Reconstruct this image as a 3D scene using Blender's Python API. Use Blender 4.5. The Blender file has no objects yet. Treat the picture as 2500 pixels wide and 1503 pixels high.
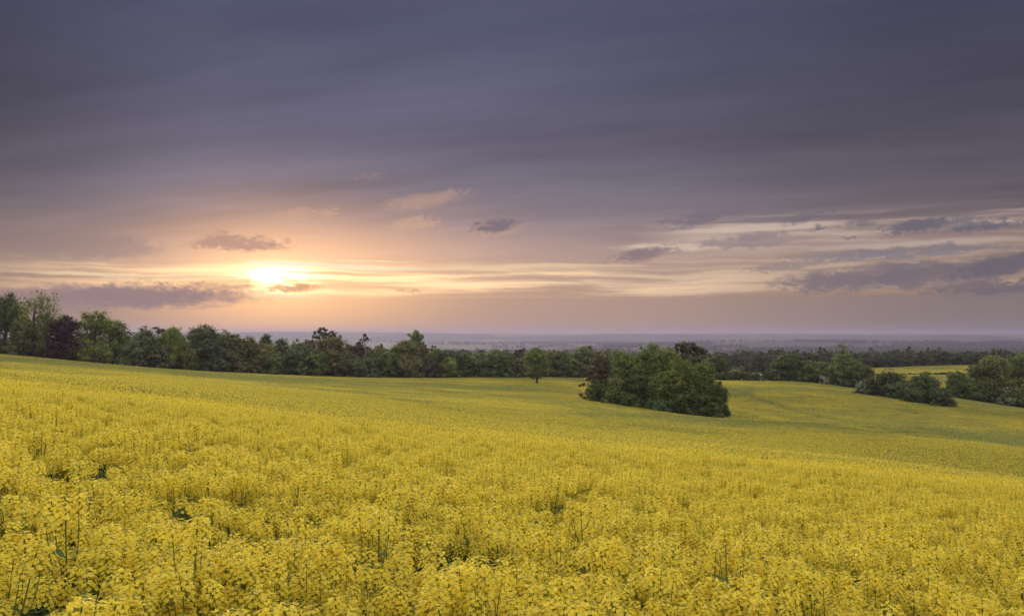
import bpy, math, random
import numpy as np

# ------------------------------------------------------------------ camera
SC = bpy.context.scene
COL = SC.collection
F = 2200.0                       # focal length, in pixels of the 2500 px wide photograph
HY = 815.0                       # eye level, photograph row
PITCH = math.atan((HY - 751.5) / F)
cam = bpy.data.cameras.new('camera')
cam.sensor_width = 36.0
cam.lens = 36.0 * F / 2500.0
cam.clip_start = 0.1
cam.clip_end = 60000.0
camo = bpy.data.objects.new('camera', cam)
camo.location = (0, 0, 0)
camo.rotation_euler = (math.pi / 2 + PITCH, 0, 0)
COL.objects.link(camo)
SC.camera = camo

SUN_AZ, SUN_EL = -14.5, 3.4      # where the sun stands behind the veil, degrees, azimuth from +Y towards +X
LAMP_EL = 6.0                    # lamp height, raised above the sun so more soft light reaches the land


def px2deg(px, py):
    u, v = (px - 1250.0) / F, (751.5 - py) / F
    x = u
    y = math.cos(PITCH) - v * math.sin(PITCH)
    z = math.sin(PITCH) + v * math.cos(PITCH)
    r = math.sqrt(x * x + y * y + z * z)
    return math.degrees(math.atan2(x, y)), math.degrees(math.asin(z / r))


def lin(r, g, b):
    def f(c):
        c /= 255.0
        return c / 12.92 if c <= 0.04045 else ((c + 0.055) / 1.055) ** 2.4
    return (f(r), f(g), f(b))


# ------------------------------------------------------------------ node helpers
class V:
    """a value in a node tree: a socket or a number, with arithmetic"""
    nt = None

    def __init__(self, s):
        self.s = s

    @staticmethod
    def put(node_in, v):
        if isinstance(v, V):
            v = v.s
        if isinstance(v, (int, float)):
            node_in.default_value = v
        elif isinstance(v, tuple):
            d = node_in.default_value
            node_in.default_value = (tuple(v) + (1.0,))[:len(d)] if len(d) == 4 else v[:3]
        else:
            V.nt.links.new(v, node_in)

    @staticmethod
    def m(op, *a, clamp=False):
        n = V.nt.nodes.new('ShaderNodeMath')
        n.operation = op
        n.use_clamp = clamp
        for i, q in enumerate(a):
            V.put(n.inputs[i], q)
        return V(n.outputs[0])

    def __add__(a, b): return V.m('ADD', a, b)
    def __radd__(a, b): return V.m('ADD', b, a)
    def __sub__(a, b): return V.m('SUBTRACT', a, b)
    def __rsub__(a, b): return V.m('SUBTRACT', b, a)
    def __mul__(a, b): return V.m('MULTIPLY', a, b)
    def __rmul__(a, b): return V.m('MULTIPLY', b, a)
    def __truediv__(a, b): return V.m('DIVIDE', a, b)
    def __rtruediv__(a, b): return V.m('DIVIDE', b, a)


def smooth(x, a, b):
    """0 at a, 1 at b (a may be above b)"""
    n = V.nt.nodes.new('ShaderNodeMapRange')
    n.interpolation_type = 'SMOOTHSTEP'
    if isinstance(a, (int, float)) and isinstance(b, (int, float)) and a > b:
        V.put(n.inputs[0], x); V.put(n.inputs[1], b); V.put(n.inputs[2], a)
        n.inputs[3].default_value = 1.0; n.inputs[4].default_value = 0.0
    else:
        V.put(n.inputs[0], x); V.put(n.inputs[1], a); V.put(n.inputs[2], b)
    return V(n.outputs[0])


def vec(x, y, z=0.0, flat=True):
    if flat and z != 0.0:            # 2D noise: another place instead of another slice
        x, y, z = x + z * 17.3, y + z * 11.9, 0.0
    n = V.nt.nodes.new('ShaderNodeCombineXYZ')
    for i, q in enumerate((x, y, z)):
        V.put(n.inputs[i], q)
    return V(n.outputs[0])


def noise(v, scale=1.0, detail=3.0, rough=0.5, dim='2D'):
    n = V.nt.nodes.new('ShaderNodeTexNoise')
    n.noise_dimensions = dim
    V.put(n.inputs['Vector'], v)
    n.inputs['Scale'].default_value = scale
    n.inputs['Detail'].default_value = detail
    n.inputs['Roughness'].default_value = rough
    return V(n.outputs[0])


def mixc(f, a, b, mode='MIX'):
    n = V.nt.nodes.new('ShaderNodeMix')
    n.data_type = 'RGBA'
    n.blend_type = mode
    V.put(n.inputs[0], f); V.put(n.inputs[6], a); V.put(n.inputs[7], b)
    return V(n.outputs[2])


def scalec(c, k):
    n = V.nt.nodes.new('ShaderNodeVectorMath')
    n.operation = 'SCALE'
    V.put(n.inputs[0], c)
    V.put(n.inputs[3], k)
    return V(n.outputs[0])


def addc(a, b):
    n = V.nt.nodes.new('ShaderNodeVectorMath')
    n.operation = 'ADD'
    V.put(n.inputs[0], a); V.put(n.inputs[1], b)
    return V(n.outputs[0])


def ramp(x, stops, lo, hi):
    n = V.nt.nodes.new('ShaderNodeValToRGB')
    e = n.color_ramp.elements
    while len(e) < len(stops):
        e.new(0.5)
    for k, (p, c) in enumerate(stops):
        e[k].position = (p - lo) / (hi - lo)
        e[k].color = tuple(c) + (1.0,)
    V.put(n.inputs[0], (x - lo) / (hi - lo))
    return V(n.outputs[0])


# ------------------------------------------------------------------ world: sunset under broken stratus
world = bpy.data.worlds.new('World')
SC.world = world
world.use_nodes = True
world.cycles.sampling_method = 'MANUAL'
world.cycles.sample_map_resolution = 256
nt = world.node_tree
nt.nodes.clear()
V.nt = nt
tc = nt.nodes.new('ShaderNodeTexCoord')
sep = nt.nodes.new('ShaderNodeSeparateXYZ')
nt.links.new(tc.outputs['Generated'], sep.inputs[0])
X, Y, Z = (V(o) for o in sep.outputs)
DEG = 180.0 / math.pi
A = V.m('ARCTAN2', X, Y) * DEG
E = V.m('ARCSINE', Z) * DEG

# the high overcast, horizon to zenith; brightened above the frame to light the field
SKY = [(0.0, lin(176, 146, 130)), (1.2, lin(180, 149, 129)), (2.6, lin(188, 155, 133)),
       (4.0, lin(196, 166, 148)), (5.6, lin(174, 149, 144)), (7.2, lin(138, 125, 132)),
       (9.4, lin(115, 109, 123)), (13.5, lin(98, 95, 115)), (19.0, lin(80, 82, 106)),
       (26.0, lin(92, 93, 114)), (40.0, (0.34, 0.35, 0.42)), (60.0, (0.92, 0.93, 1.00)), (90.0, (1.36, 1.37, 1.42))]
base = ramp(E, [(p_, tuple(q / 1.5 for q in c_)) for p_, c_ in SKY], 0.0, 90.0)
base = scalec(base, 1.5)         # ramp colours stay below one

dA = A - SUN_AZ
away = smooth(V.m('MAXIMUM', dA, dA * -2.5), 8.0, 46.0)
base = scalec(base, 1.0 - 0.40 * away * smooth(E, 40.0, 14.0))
# sunlit cloud behind the camera, out of view, added as fill for trees and flowers
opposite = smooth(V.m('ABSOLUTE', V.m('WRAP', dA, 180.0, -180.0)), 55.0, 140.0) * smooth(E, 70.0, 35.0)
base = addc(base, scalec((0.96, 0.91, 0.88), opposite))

# soft streaks of the cloud deck, seen in perspective
den = V.m('MAXIMUM', Z, 0.0) + 0.07
qx, qy = X / den, Y / den
sx = qx * 0.94 - qy * 0.34
sy = qx * 0.34 + qy * 0.94
deck = noise(vec(sx * 0.30, sy * 1.05), 1.0, 5.0, 0.52)
deck2 = noise(vec(sx * 0.9 + 7.3, sy * 3.2, 3.1), 1.0, 4.0, 0.55)
tex = (deck - 0.5) * 0.80 + (deck2 - 0.5) * 0.42
base = scalec(base, 1.0 + tex * smooth(E, 2.0, 9.0))

# glow of the veiled sun
dE = E - SUN_EL
dW = V.m('MAXIMUM', dA * 0.42, dA * -0.60)
d2 = dW * dW + dE * dE
d1 = V.m('SQRT', (dA * 0.62) * (dA * 0.62) + dE * dE)
g_wide = V.m('EXPONENT', d2 * -0.055)
g_mid = V.m('EXPONENT', d1 * -0.80)
glow = addc(scalec((1.0, 0.46, 0.09), g_wide * 0.66), scalec((1.0, 0.60, 0.20), g_mid * 0.62))
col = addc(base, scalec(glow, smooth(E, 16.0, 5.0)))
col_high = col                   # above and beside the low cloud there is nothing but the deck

# clear bands low in the sky, streaked lengthwise; the clear sky itself is the Nishita sky
sky = nt.nodes.new('ShaderNodeTexSky')
sky.sky_type = 'NISHITA'
sky.sun_disc = False
sky.sun_elevation = math.radians(LAMP_EL)
sky.sun_rotation = math.radians(SUN_AZ)
sky.altitude = 60.0
sky.dust_density = 2.5
clear = addc(scalec(V(sky.outputs[0]), 0.012), lin(238, 207, 172))

w1 = noise(vec(A * 0.11, E * 0.35, 4.0), 1.0, 4.0, 0.55) - 0.5
w2 = noise(vec(A * 0.42, E * 1.3, 9.0), 1.0, 4.0, 0.6) - 0.5
st = noise(vec(A * 0.085 + w2 * 0.25, E * 1.9 + w1 * 0.9, 1.7), 1.0, 4.0, 0.55)
st2 = noise(vec(A * 0.07 + 11.0, E * 2.4 + w1 * 1.6, 5.7), 1.0, 4.0, 0.5)
Ew = E + w1 * 0.55 + w2 * 0.22
low = smooth(Ew, 2.15, 2.80) * smooth(Ew, 4.75, 3.55)
low = low * smooth(A, -37.0, -17.0) * smooth(A, 21.0, 9.0)
low = low * smooth(st * 0.75 + st2 * 0.45, 0.46, 0.78)
col = mixc(low * 0.82, col, addc(clear, scalec(glow, 0.16)))
# the paler opening to the right
hi_c = lin(214, 190, 172)
opening = smooth(Ew, 4.7, 5.6) * smooth(Ew, 7.6, 6.7) * smooth(A, 6.5, 12.0) * smooth(A, 40.0, 28.0)
opening = opening * smooth(st * 0.6 + st2 * 0.55, 0.44, 0.80)
col = mixc(opening * 0.66, col, hi_c)
mid_r = smooth(Ew, 2.3, 2.9) * smooth(Ew, 5.4, 4.4) * smooth(A, 4.0, 12.0) * smooth(A, 40.0, 26.0)
col = mixc(mid_r * 0.50 * smooth(st2, 0.34, 0.6), col, lin(206, 180, 158))
# sun behind thin cloud
core = V.m('EXPONENT', (dA * dA * 0.50 + dE * dE * 4.2) * -0.55)
col = addc(col, scalec((1.0, 0.84, 0.58), core * 2.4 * smooth(st * 0.5 + st2 * 0.3 + w2 * 0.5, 0.26, 0.46)))


# separate clouds: photograph column, row, half width, half height, tilt, body colour, body strength, rim strength
CLOUDS = [
    (575, 594, 105, 17, 0.00, (176, 140, 128), 0.75, 0.9), (1215, 549, 52, 15, 0.10, (134, 120, 130), 0.85, 0.6),
    (1005, 545, 52, 14, 0.12, (214, 172, 146), 0.42, 0.2), (1040, 486, 85, 13, 0.16, (186, 152, 140), 0.42, 0.35),
    (720, 520, 42, 10, 0.10, (206, 164, 140), 0.42, 0.3), (800, 520, 18, 6, 0.0, (206, 164, 140), 0.5, 0.3),
    (905, 433, 34, 7, 0.0, (152, 128, 128), 0.5, 0.0),
    (1570, 620, 70, 14, 0.14, (148, 128, 132), 0.85, 0.25), (1740, 525, 105, 14, 0.14, (128, 117, 128), 0.75, 0.0),
    (1850, 577, 60, 9, 0.04, (150, 134, 138), 0.7, 0.1), (1975, 528, 48, 9, 0.25, (122, 114, 126), 0.7, 0.0),
    (2110, 543, 34, 9, 0.1, (124, 114, 124), 0.6, 0.0), (2245, 551, 70, 14, 0.10, (112, 107, 119), 0.85, 0.1),
    (2400, 552, 80, 9, 0.05, (110, 106, 118), 0.75, 0.0), (2360, 540, 40, 8, 0.05, (112, 108, 120), 0.6, 0.0),
    (1998, 553, 12, 5, 0.1, (126, 116, 124), 0.7, 0.0), (2085, 580, 12, 4, 0.2, (132, 122, 126), 0.7, 0.0),
    (2200, 618, 220, 11, 0.02, (134, 128, 136), 0.7, 0.0), (1820, 592, 110, 9, 0.03, (150, 138, 142), 0.5, 0.0),
    (1900, 653, 65, 8, 0.04, (150, 134, 134), 0.6, 0.0),
    (2035, 683, 110, 19, 0.05, (134, 119, 124), 0.85, 0.15), (2190, 655, 80, 17, 0.02, (136, 122, 127), 0.85, 0.2),
    (2260, 672, 190, 22, 0.10, (126, 114, 121), 0.85, 0.15), (2440, 650, 90, 26, 0.15, (112, 104, 114), 0.9, 0.1),
    (2420, 705, 130, 18, 0.0, (118, 108, 114), 0.85, 0.1),
    (330, 722, 235, 24, 0.02, (146, 122, 124), 0.92, 0.6), (130, 728, 120, 26, 0.0, (150, 126, 128), 0.8, 0.2),
    (715, 704, 60, 8, 0.05, (226, 172, 122), 0.95, 0.0), (560, 698, 40, 5, 0.0, (232, 186, 140), 0.7, 0.2),
    (1000, 712, 22, 3, 0.0, (206, 168, 136), 0.7, 0.0), (190, 600, 150, 26, 0.0, (150, 128, 126), 0.5, 0.0),
    # bright slits in the veil about the sun
    (690, 644, 75, 4, 0.01, (255, 246, 220), 0.95, 0.0), (880, 650, 130, 6, -0.02, (255, 238, 200), 0.85, 0.0),
    (900, 634, 90, 3, 0.0, (250, 226, 182), 0.8, 0.0), (690, 727, 75, 3, 0.0, (255, 238, 196), 0.85, 0.0),
    (830, 668, 160, 4, 0.0, (236, 196, 146), 0.75, 0.0), (1250, 652, 240, 5, 0.01, (236, 206, 164), 0.6, 0.0),
    (300, 672, 190, 5, -0.02, (246, 218, 176), 0.65, 0.0),
    (1630, 604, 110, 8, 0.0, (226, 202, 178), 0.65, 0.0), (1850, 556, 170, 9, 0.01, (218, 194, 178), 0.65, 0.0),
    (2240, 596, 210, 8, 0.01, (196, 178, 166), 0.6, 0.0),
]
cw1 = noise(vec(A * 0.55, E * 1.1, 2.0), 1.0, 5.0, 0.62) - 0.5
cw2 = noise(vec(A * 0.55, E * 1.3, 8.0), 1.0, 5.0, 0.62) - 0.5
cfine = noise(vec(A * 2.2, E * 4.4, 8.0), 1.0, 5.0, 0.62) - 0.5
WARP = {'big': vec(A + cw1 * 4.0 + cfine * 2.2, E + cw2 * 1.2 + cfine * 0.75),
        'slit': vec(A + cw1 * 3.0, Ew),
        'small': vec(A + cw1 * 1.7 + cfine * 2.6, E + cw2 * 0.6 + cfine * 0.72)}


def cloud_mask(warp, a0, e0, wa, we, tilt):
    n = nt.nodes.new('ShaderNodeMapping')
    n.vector_type = 'TEXTURE'
    V.put(n.inputs['Vector'], WARP[warp])
    n.inputs['Location'].default_value = (a0, e0, 0)
    n.inputs['Rotation'].default_value = (0, 0, math.atan(tilt))
    n.inputs['Scale'].default_value = (wa, we, 1)
    ln = nt.nodes.new('ShaderNodeVectorMath')
    ln.operation = 'LENGTH'
    V.put(ln.inputs[0], V(n.outputs[0]))
    return smooth(V(ln.outputs['Value']), 1.28, 0.42)


for (px, py, w, h, tl, c, k, rim) in sorted(CLOUDS, key=lambda q: -sum(q[5])):
    a0, e0 = px2deg(px, py)
    wa, we = w * 1.2 / F * DEG, h * 1.25 / F * DEG * 0.97
    wp = 'slit' if h < 10 and sum(c) > 520 and w > 45 else ('big' if w > 90 else 'small')
    if rim > 0:
        r_ = cloud_mask(wp, a0, e0 + (-0.25 * we if py < 690 else 0.3 * we), wa * 1.08, we * 1.15, tl)
        col = mixc(r_ * (rim * 0.55), col, addc(lin(228, 182, 140), scalec(glow, 0.35)))
    if px > 1150 and wp != 'slit':
        c, k = tuple(q * 0.94 for q in c), min(0.97, k * 1.18)
    m_ = cloud_mask(wp, a0, e0, wa, we, tl)
    col = mixc(m_ * k, col, lin(*c))

# the cloud bank lying on the horizon
bank_edge = 2.30 + (noise(vec(A * 0.55, E * 0.3, 3.3), 1.0, 5.0, 0.62) - 0.5) * 0.75
bank = smooth(E - bank_edge, 0.07, -0.07) * smooth(A, -9.0, 8.0)
bank_c = mixc(smooth(A, 0.0, 30.0), lin(186, 153, 136), lin(126, 116, 118))
bank_c = scalec(bank_c, 1.0 + w1 * 0.12)
col = mixc(bank * 0.72 * smooth(A, 42.0, 33.0), col, bank_c)
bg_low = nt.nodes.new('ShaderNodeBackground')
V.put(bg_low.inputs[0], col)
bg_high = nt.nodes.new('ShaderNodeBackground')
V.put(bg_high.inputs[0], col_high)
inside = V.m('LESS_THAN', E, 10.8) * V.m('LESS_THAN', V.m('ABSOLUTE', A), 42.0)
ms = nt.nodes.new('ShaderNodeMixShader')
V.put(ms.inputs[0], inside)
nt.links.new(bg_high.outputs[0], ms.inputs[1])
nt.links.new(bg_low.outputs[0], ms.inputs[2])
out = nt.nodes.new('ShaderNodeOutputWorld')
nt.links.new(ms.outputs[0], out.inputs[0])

# ------------------------------------------------------------------ the sun, veiled by cloud
sl = bpy.data.lights.new('sun', 'SUN')
sl.energy = 4.0
sl.angle = math.radians(20.0)
sl.color = (1.0, 0.84, 0.64)
so = bpy.data.objects.new('sun', sl)
SUN_DIR = (math.sin(math.radians(SUN_AZ)) * math.cos(math.radians(LAMP_EL)),
           math.cos(math.radians(SUN_AZ)) * math.cos(math.radians(LAMP_EL)), math.sin(math.radians(LAMP_EL)))
import mathutils
so.rotation_euler = mathutils.Vector(SUN_DIR).to_track_quat('Z', 'Y').to_euler()
so.location = (-40, 150, 60)
COL.objects.link(so)

SC.view_settings.view_transform = 'Standard'
SC.view_settings.look = 'None'
SC.view_settings.exposure = 0.0
SC.view_settings.gamma = 1.0
SC.view_settings.use_curve_mapping = False
SC.render.engine = 'CYCLES'
SC.cycles.use_denoising = True
SC.cycles.max_bounces = 8
SC.cycles.diffuse_bounces = 5
SC.cycles.transmission_bounces = 5
SC.cycles.volume_bounces = 0
SC.cycles.sample_clamp_indirect = 4.0

# ================================================================== helpers for geometry
RNG = np.random.default_rng(7)
CROP = 1.22                      # height of the crop


def at(px, py, yy):
    """point on the sight line of photograph pixel (px, py), yy metres ahead of the camera"""
    u, v = (px - 1250.0) / F, (751.5 - py) / F
    y = math.cos(PITCH) - v * math.sin(PITCH)
    z = math.sin(PITCH) + v * math.cos(PITCH)
    return np.array([u / y * yy, yy, z / y * yy])


def vnoise(x, y, seed=0):
    """value noise in the plane, -1..1"""
    x = np.asarray(x, float); y = np.asarray(y, float)
    xi, yi = np.floor(x).astype(np.int64), np.floor(y).astype(np.int64)
    fx, fy = x - xi, y - yi
    fx = fx * fx * (3 - 2 * fx); fy = fy * fy * (3 - 2 * fy)

    def h(a, b):
        n = (a * 374761393 + b * 668265263 + seed * 974634777) & 0xFFFFFFFF
        n = ((n ^ (n >> 13)) * 1274126177) & 0xFFFFFFFF
        return ((n ^ (n >> 16)) & 0xFFFF) / 32767.5 - 1.0
    return ((h(xi, yi) * (1 - fx) + h(xi + 1, yi) * fx) * (1 - fy)
            + (h(xi, yi + 1) * (1 - fx) + h(xi + 1, yi + 1) * fx) * fy)


def fbm(x, y, seed=0, octv=4):
    s, a, t = 0.0, 1.0, 0.0
    for k in range(octv):
        s = s + a * vnoise(np.asarray(x) * 2 ** k, np.asarray(y) * 2 ** k, seed + k)
        t += a
        a *= 0.5
    return s / t


def sstep(x, a, b):
    t = np.clip((np.asarray(x, float) - a) / (b - a), 0, 1)
    return t * t * (3 - 2 * t)


def mesh_from(name, verts, faces, mat=None, smooth_=False, attr=None, mats=None, mat_index=None):
    """one mesh from numpy arrays; faces all of the same size (3 or 4)"""
    me = bpy.data.meshes.new(name)
    verts = np.asarray(verts, np.float32)
    faces = np.asarray(faces, np.int32)
    n, k = faces.shape
    me.vertices.add(len(verts))
    me.vertices.foreach_set('co', verts.ravel())
    me.loops.add(n * k)
    me.loops.foreach_set('vertex_index', faces.ravel())
    me.polygons.add(n)
    me.polygons.foreach_set('loop_start', np.arange(0, n * k, k, dtype=np.int32))
    if smooth_:
        me.polygons.foreach_set('use_smooth', np.ones(n, bool))
    if attr:
        for an, (dom, vals) in attr.items():
            a = me.attributes.new(an, 'FLOAT', dom)
            a.data.foreach_set('value', np.asarray(vals, np.float32))
    for m in (mats or ([mat] if mat else [])):
        me.materials.append(m)
    if mat_index is not None:
        me.polygons.foreach_set('material_index', np.asarray(mat_index, np.int32))
    me.update(calc_edges=True)
    return me


def link(name, me, parent=None, loc=(0, 0, 0)):
    o = bpy.data.objects.new(name, me)
    o.location = loc
    o.parent = parent
    COL.objects.link(o)
    return o


def tag(o, label=None, cat=None, group=None, kind=None):
    for k, v in (('label', label), ('category', cat), ('group', group), ('kind', kind)):
        if v:
            o[k] = v
    return o


# ================================================================== materials
def material(name):
    m = bpy.data.materials.new(name)
    m.use_nodes = True
    m.node_tree.nodes.clear()
    V.nt = m.node_tree
    return m


def finish(m, shader):
    o = m.node_tree.nodes.new('ShaderNodeOutputMaterial')
    m.node_tree.links.new(shader, o.inputs[0])
    return m


def principled(colv, rough=0.7, spec=0.3, bump=None):
    n = V.nt.nodes.new('ShaderNodeBsdfPrincipled')
    V.put(n.inputs['Base Color'], colv)
    V.put(n.inputs['Roughness'], rough)
    n.inputs['Specular IOR Level'].default_value = spec
    if bump is not None:
        b = V.nt.nodes.new('ShaderNodeBump')
        b.inputs['Strength'].default_value = 0.6
        V.put(b.inputs['Height'], bump)
        V.nt.links.new(b.outputs[0], n.inputs['Normal'])
    return n.outputs[0]


def translucent_mix(colv, k, rough=0.6, spec=0.25, tcol=None):
    p = principled(colv, rough, spec)
    t = V.nt.nodes.new('ShaderNodeBsdfTranslucent')
    V.put(t.inputs[0], tcol if tcol is not None else colv)
    m = V.nt.nodes.new('ShaderNodeMixShader')
    m.inputs[0].default_value = k
    V.nt.links.new(p, m.inputs[1])
    V.nt.links.new(t.outputs[0], m.inputs[2])
    return m.outputs[0]


def attr(name):
    n = V.nt.nodes.new('ShaderNodeAttribute')
    n.attribute_name = name
    return V(n.outputs['Fac'])


def obj_info():
    return V.nt.nodes.new('ShaderNodeObjectInfo')


def obj_coord():
    n = V.nt.nodes.new('ShaderNodeTexCoord')
    return V(n.outputs['Object'])


m = material('leaf')
t = attr('tint')
oc = V(obj_info().outputs['Color'])
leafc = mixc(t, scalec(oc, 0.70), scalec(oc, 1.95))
MAT_LEAF = finish(m, translucent_mix(leafc, 0.42, 0.55, 0.3))

m = material('blossom')
MAT_BLOSSOM = finish(m, principled((0.62, 0.60, 0.55), 0.8, 0.2))

m = material('bark')
n_ = noise(obj_coord(), 1.6, 4.0, 0.6, '3D')
MAT_BARK = finish(m, principled(mixc(n_, (0.040, 0.030, 0.022), (0.125, 0.100, 0.075)), 0.9, 0.2, n_))

m = material('red_bark')
n_ = noise(obj_coord(), 1.6, 4.0, 0.6, '3D')
MAT_REDBARK = finish(m, principled(mixc(n_, (0.10, 0.055, 0.035), (0.26, 0.15, 0.10)), 0.9, 0.2, n_))

m = material('petal')
t = attr('tint')
rnd = V(obj_info().outputs['Random'])
pc = mixc(t, (0.875, 0.69, 0.038), (0.93, 0.80, 0.13))
pc = mixc(rnd * 0.30, pc, (0.88, 0.65, 0.045))
MAT_PETAL = finish(m, translucent_mix(pc, 0.46, 0.6, 0.15))

m = material('bud')
MAT_BUD = finish(m, translucent_mix((0.31, 0.35, 0.115), 0.3))

m = material('rape_stem')
t = attr('tint')
MAT_STEM = finish(m, principled(mixc(t, (0.075, 0.115, 0.032), (0.15, 0.20, 0.06)), 0.8, 0.12))

m = material('rape_leaf')
t = attr('tint')
MAT_RLEAF = finish(m, translucent_mix(mixc(t, (0.085, 0.130, 0.050), (0.15, 0.215, 0.085)), 0.35, 0.95, 0.05))

m = material('ground')
geo = V.nt.nodes.new('ShaderNodeNewGeometry')
pos = V(geo.outputs['Position'])
sp = V.nt.nodes.new('ShaderNodeSeparateXYZ')
V.put(sp.inputs[0], pos)
gx, gy = V(sp.outputs[0]), V(sp.outputs[1])
nf = noise(pos, 0.9, 5.0, 0.6, '3D')
soil = mixc(nf, (0.030, 0.042, 0.016), (0.085, 0.080, 0.040))
nm = noise(pos, 0.03, 5.0, 0.6, '3D')
meadow = mixc(nm, (0.055, 0.085, 0.025), (0.13, 0.16, 0.05))
# the far patchwork of fields
vo = V.nt.nodes.new('ShaderNodeTexVoronoi')
vo.voronoi_dimensions = '2D'
V.put(vo.inputs['Vector'], vec(gx * 0.0022 + (nm - 0.5) * 0.4, gy * 0.0011))
vo.inputs['Scale'].default_value = 1.0
cell = V.nt.nodes.new('ShaderNodeSeparateColor')
V.nt.links.new(vo.outputs['Color'], cell.inputs[0])
patch = ramp(V(cell.outputs[0]), [(0.0, (0.022, 0.040, 0.014)), (0.35, (0.040, 0.066, 0.020)), (0.62, (0.062, 0.082, 0.028)),
                                  (0.88, (0.10, 0.105, 0.045)), (1.0, (0.26, 0.23, 0.07))], 0.0, 1.0)
fields = mixc(0.35 * nm, patch, (0.05, 0.07, 0.03))
z1 = attr('crop')
z2 = attr('far')
gc = mixc(z2, mixc(z1, meadow, soil), fields)
MAT_GROUND = finish(m, principled(gc, 0.95, 0.1))

# ================================================================== the land
PLANE = lambda x, y: -0.98 - 0.096 * x - 0.089 * y
ctrl = []
for r, th in [(0, 0)] + [(rr, tt) for rr in (12, 26) for tt in np.linspace(-180, 135, 8)]:
    x, y = r * math.sin(math.radians(th)), r * math.cos(math.radians(th))
    ctrl.append((x, y, PLANE(x, y)))
for x, y in [(-60, -40), (60, -40), (0, -80), (-120, 10), (90, 0)]:
    ctrl.append((x, y, PLANE(x, y) * (0.8 if y < 0 else 0.9)))
for px, py, yy in [
        (300, 938, 60), (300, 922, 110), (300, 906, 190), (50, 868, 266), (-80, 858, 255), (300, 893, 290), (-80, 905, 110),
        (500, 905, 310), (700, 914, 328), (900, 919, 340), (1200, 920, 346), (1400, 921, 350),
        (700, 975, 70), (700, 952, 110), (700, 934, 190),
        (1250, 1046, 62), (1250, 1016, 100), (1250, 988, 150), (1250, 962, 205), (1310, 936, 288),
        (1440, 975, 204), (1600, 998, 190), (1770, 1021, 184), (1800, 928, 372), (1950, 930, 368), (2080, 945, 350),
        (1800, 1095, 58), (1800, 1056, 110), (1800, 985, 240),
        (2250, 1135, 56), (2250, 1086, 100), (2250, 1040, 160), (2085, 958, 288), (2200, 974, 272), (2320, 994, 258),
        (2330, 970, 332), (2450, 988, 328), (2600, 1010, 320), (2600, 1090, 150), (2600, 1190, 60),
        (2150, 928, 440), (2350, 924, 440), (2150, 899, 600), (2350, 892, 600), (2600, 895, 600),
        (1250, 893, 520), (700, 880, 520), (100, 850, 480), (1800, 903, 560), (-600, 830, 300), (1250, 888, 750),
        (600, 878, 750), (1900, 889, 750), (2500, 885, 750), (0, 845, 700)]:
    ctrl.append(tuple(at(px, py, yy)))
ctrl = np.array(ctrl)
C_ = 14.0


def _phi(x, y):
    return np.sqrt((x[..., None] - ctrl[:, 0]) ** 2 + (y[..., None] - ctrl[:, 1]) ** 2 + C_ * C_)


_n = len(ctrl)
_M = np.zeros((_n + 3, _n + 3))
_M[:_n, :_n] = _phi(ctrl[:, 0], ctrl[:, 1]) + np.eye(_n) * -0.6
_P = np.stack([np.ones(_n), ctrl[:, 0], ctrl[:, 1]], 1)
_M[:_n, _n:] = _P
_M[_n:, :_n] = _P.T
_W = np.linalg.solve(_M, np.concatenate([ctrl[:, 2], np.zeros(3)]))


def far_land(x, y):
    r = np.hypot(x, y)
    az = np.degrees(np.arctan2(x, y))
    plain = -70.0 + 6.0 * fbm(x / 1400.0, y / 1400.0, 11, 3)
    crest = 3.0 + 24.0 * np.exp(-((az + 13.0) / 9.0) ** 2) + 4.0 * fbm(az * 0.35, az * 0.0, 21, 4) - 4.0 * sstep(az, 14, 30)
    crest = crest * 1.02 + 2.0 * fbm(az * 3.0, az * 0 + 4.0, 33, 3)
    z = plain + (crest - plain) * sstep(r, 7400.0, 9700.0)
    mid = 22.0 * np.exp(-((r - 5600.0) / 650.0) ** 2) * sstep(az, 8.0, 14.0)
    return z + mid


def top_z(x, y):
    """height of the crop's surface"""
    x = np.asarray(x, float); y = np.asarray(y, float)
    sh = x.shape
    x, y = x.ravel(), y.ravel()
    out_ = np.empty_like(x)
    for i in range(0, len(x), 20000):
        xs, ys = x[i:i + 20000], y[i:i + 20000]
        rr = np.hypot(xs, ys)
        k = np.minimum(1.0, 820.0 / np.maximum(rr, 1e-6))       # do not extrapolate the near surface
        near = _phi(xs * k, ys * k) @ _W[:_n] + _W[_n] + _W[_n + 1] * xs * k + _W[_n + 2] * ys * k
        b = sstep(rr, 700.0, 2100.0)
        out_[i:i + 20000] = near * (1 - b) + far_land(xs, ys) * b
    return out_.reshape(sh)


def ground_z(x, y):
    return top_z(x, y) - CROP


# edge of the main rape field (counter-clockwise, metres)
EDGE = [(-250, 246), (-80, 255), (50, 266), (300, 290), (500, 310), (700, 328), (900, 340), (1200, 346), (1450, 350),
        (1750, 371), (1950, 368), (2060, 352), (2130, 342), (2330, 332), (2450, 328), (2600, 322), (2800, 315)]
EDGE_A = np.array([math.atan((p - 1250.0) / F) for p, _ in EDGE])
EDGE_Y = np.array([d for _, d in EDGE], float)


def in_field(x, y):
    a = np.arctan2(x, np.maximum(y, 1e-3))
    lim = np.interp(a, EDGE_A, EDGE_Y)
    return (y < lim)


def in_far_field(x, y):
    px = x / np.maximum(y, 1.0) * F + 1250.0
    return (y > 395) & (y < 612 + (px - 2200) * 0.03) & (px > 2085) & (px < 2520) & (np.abs(y - 492) > 7)


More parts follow.
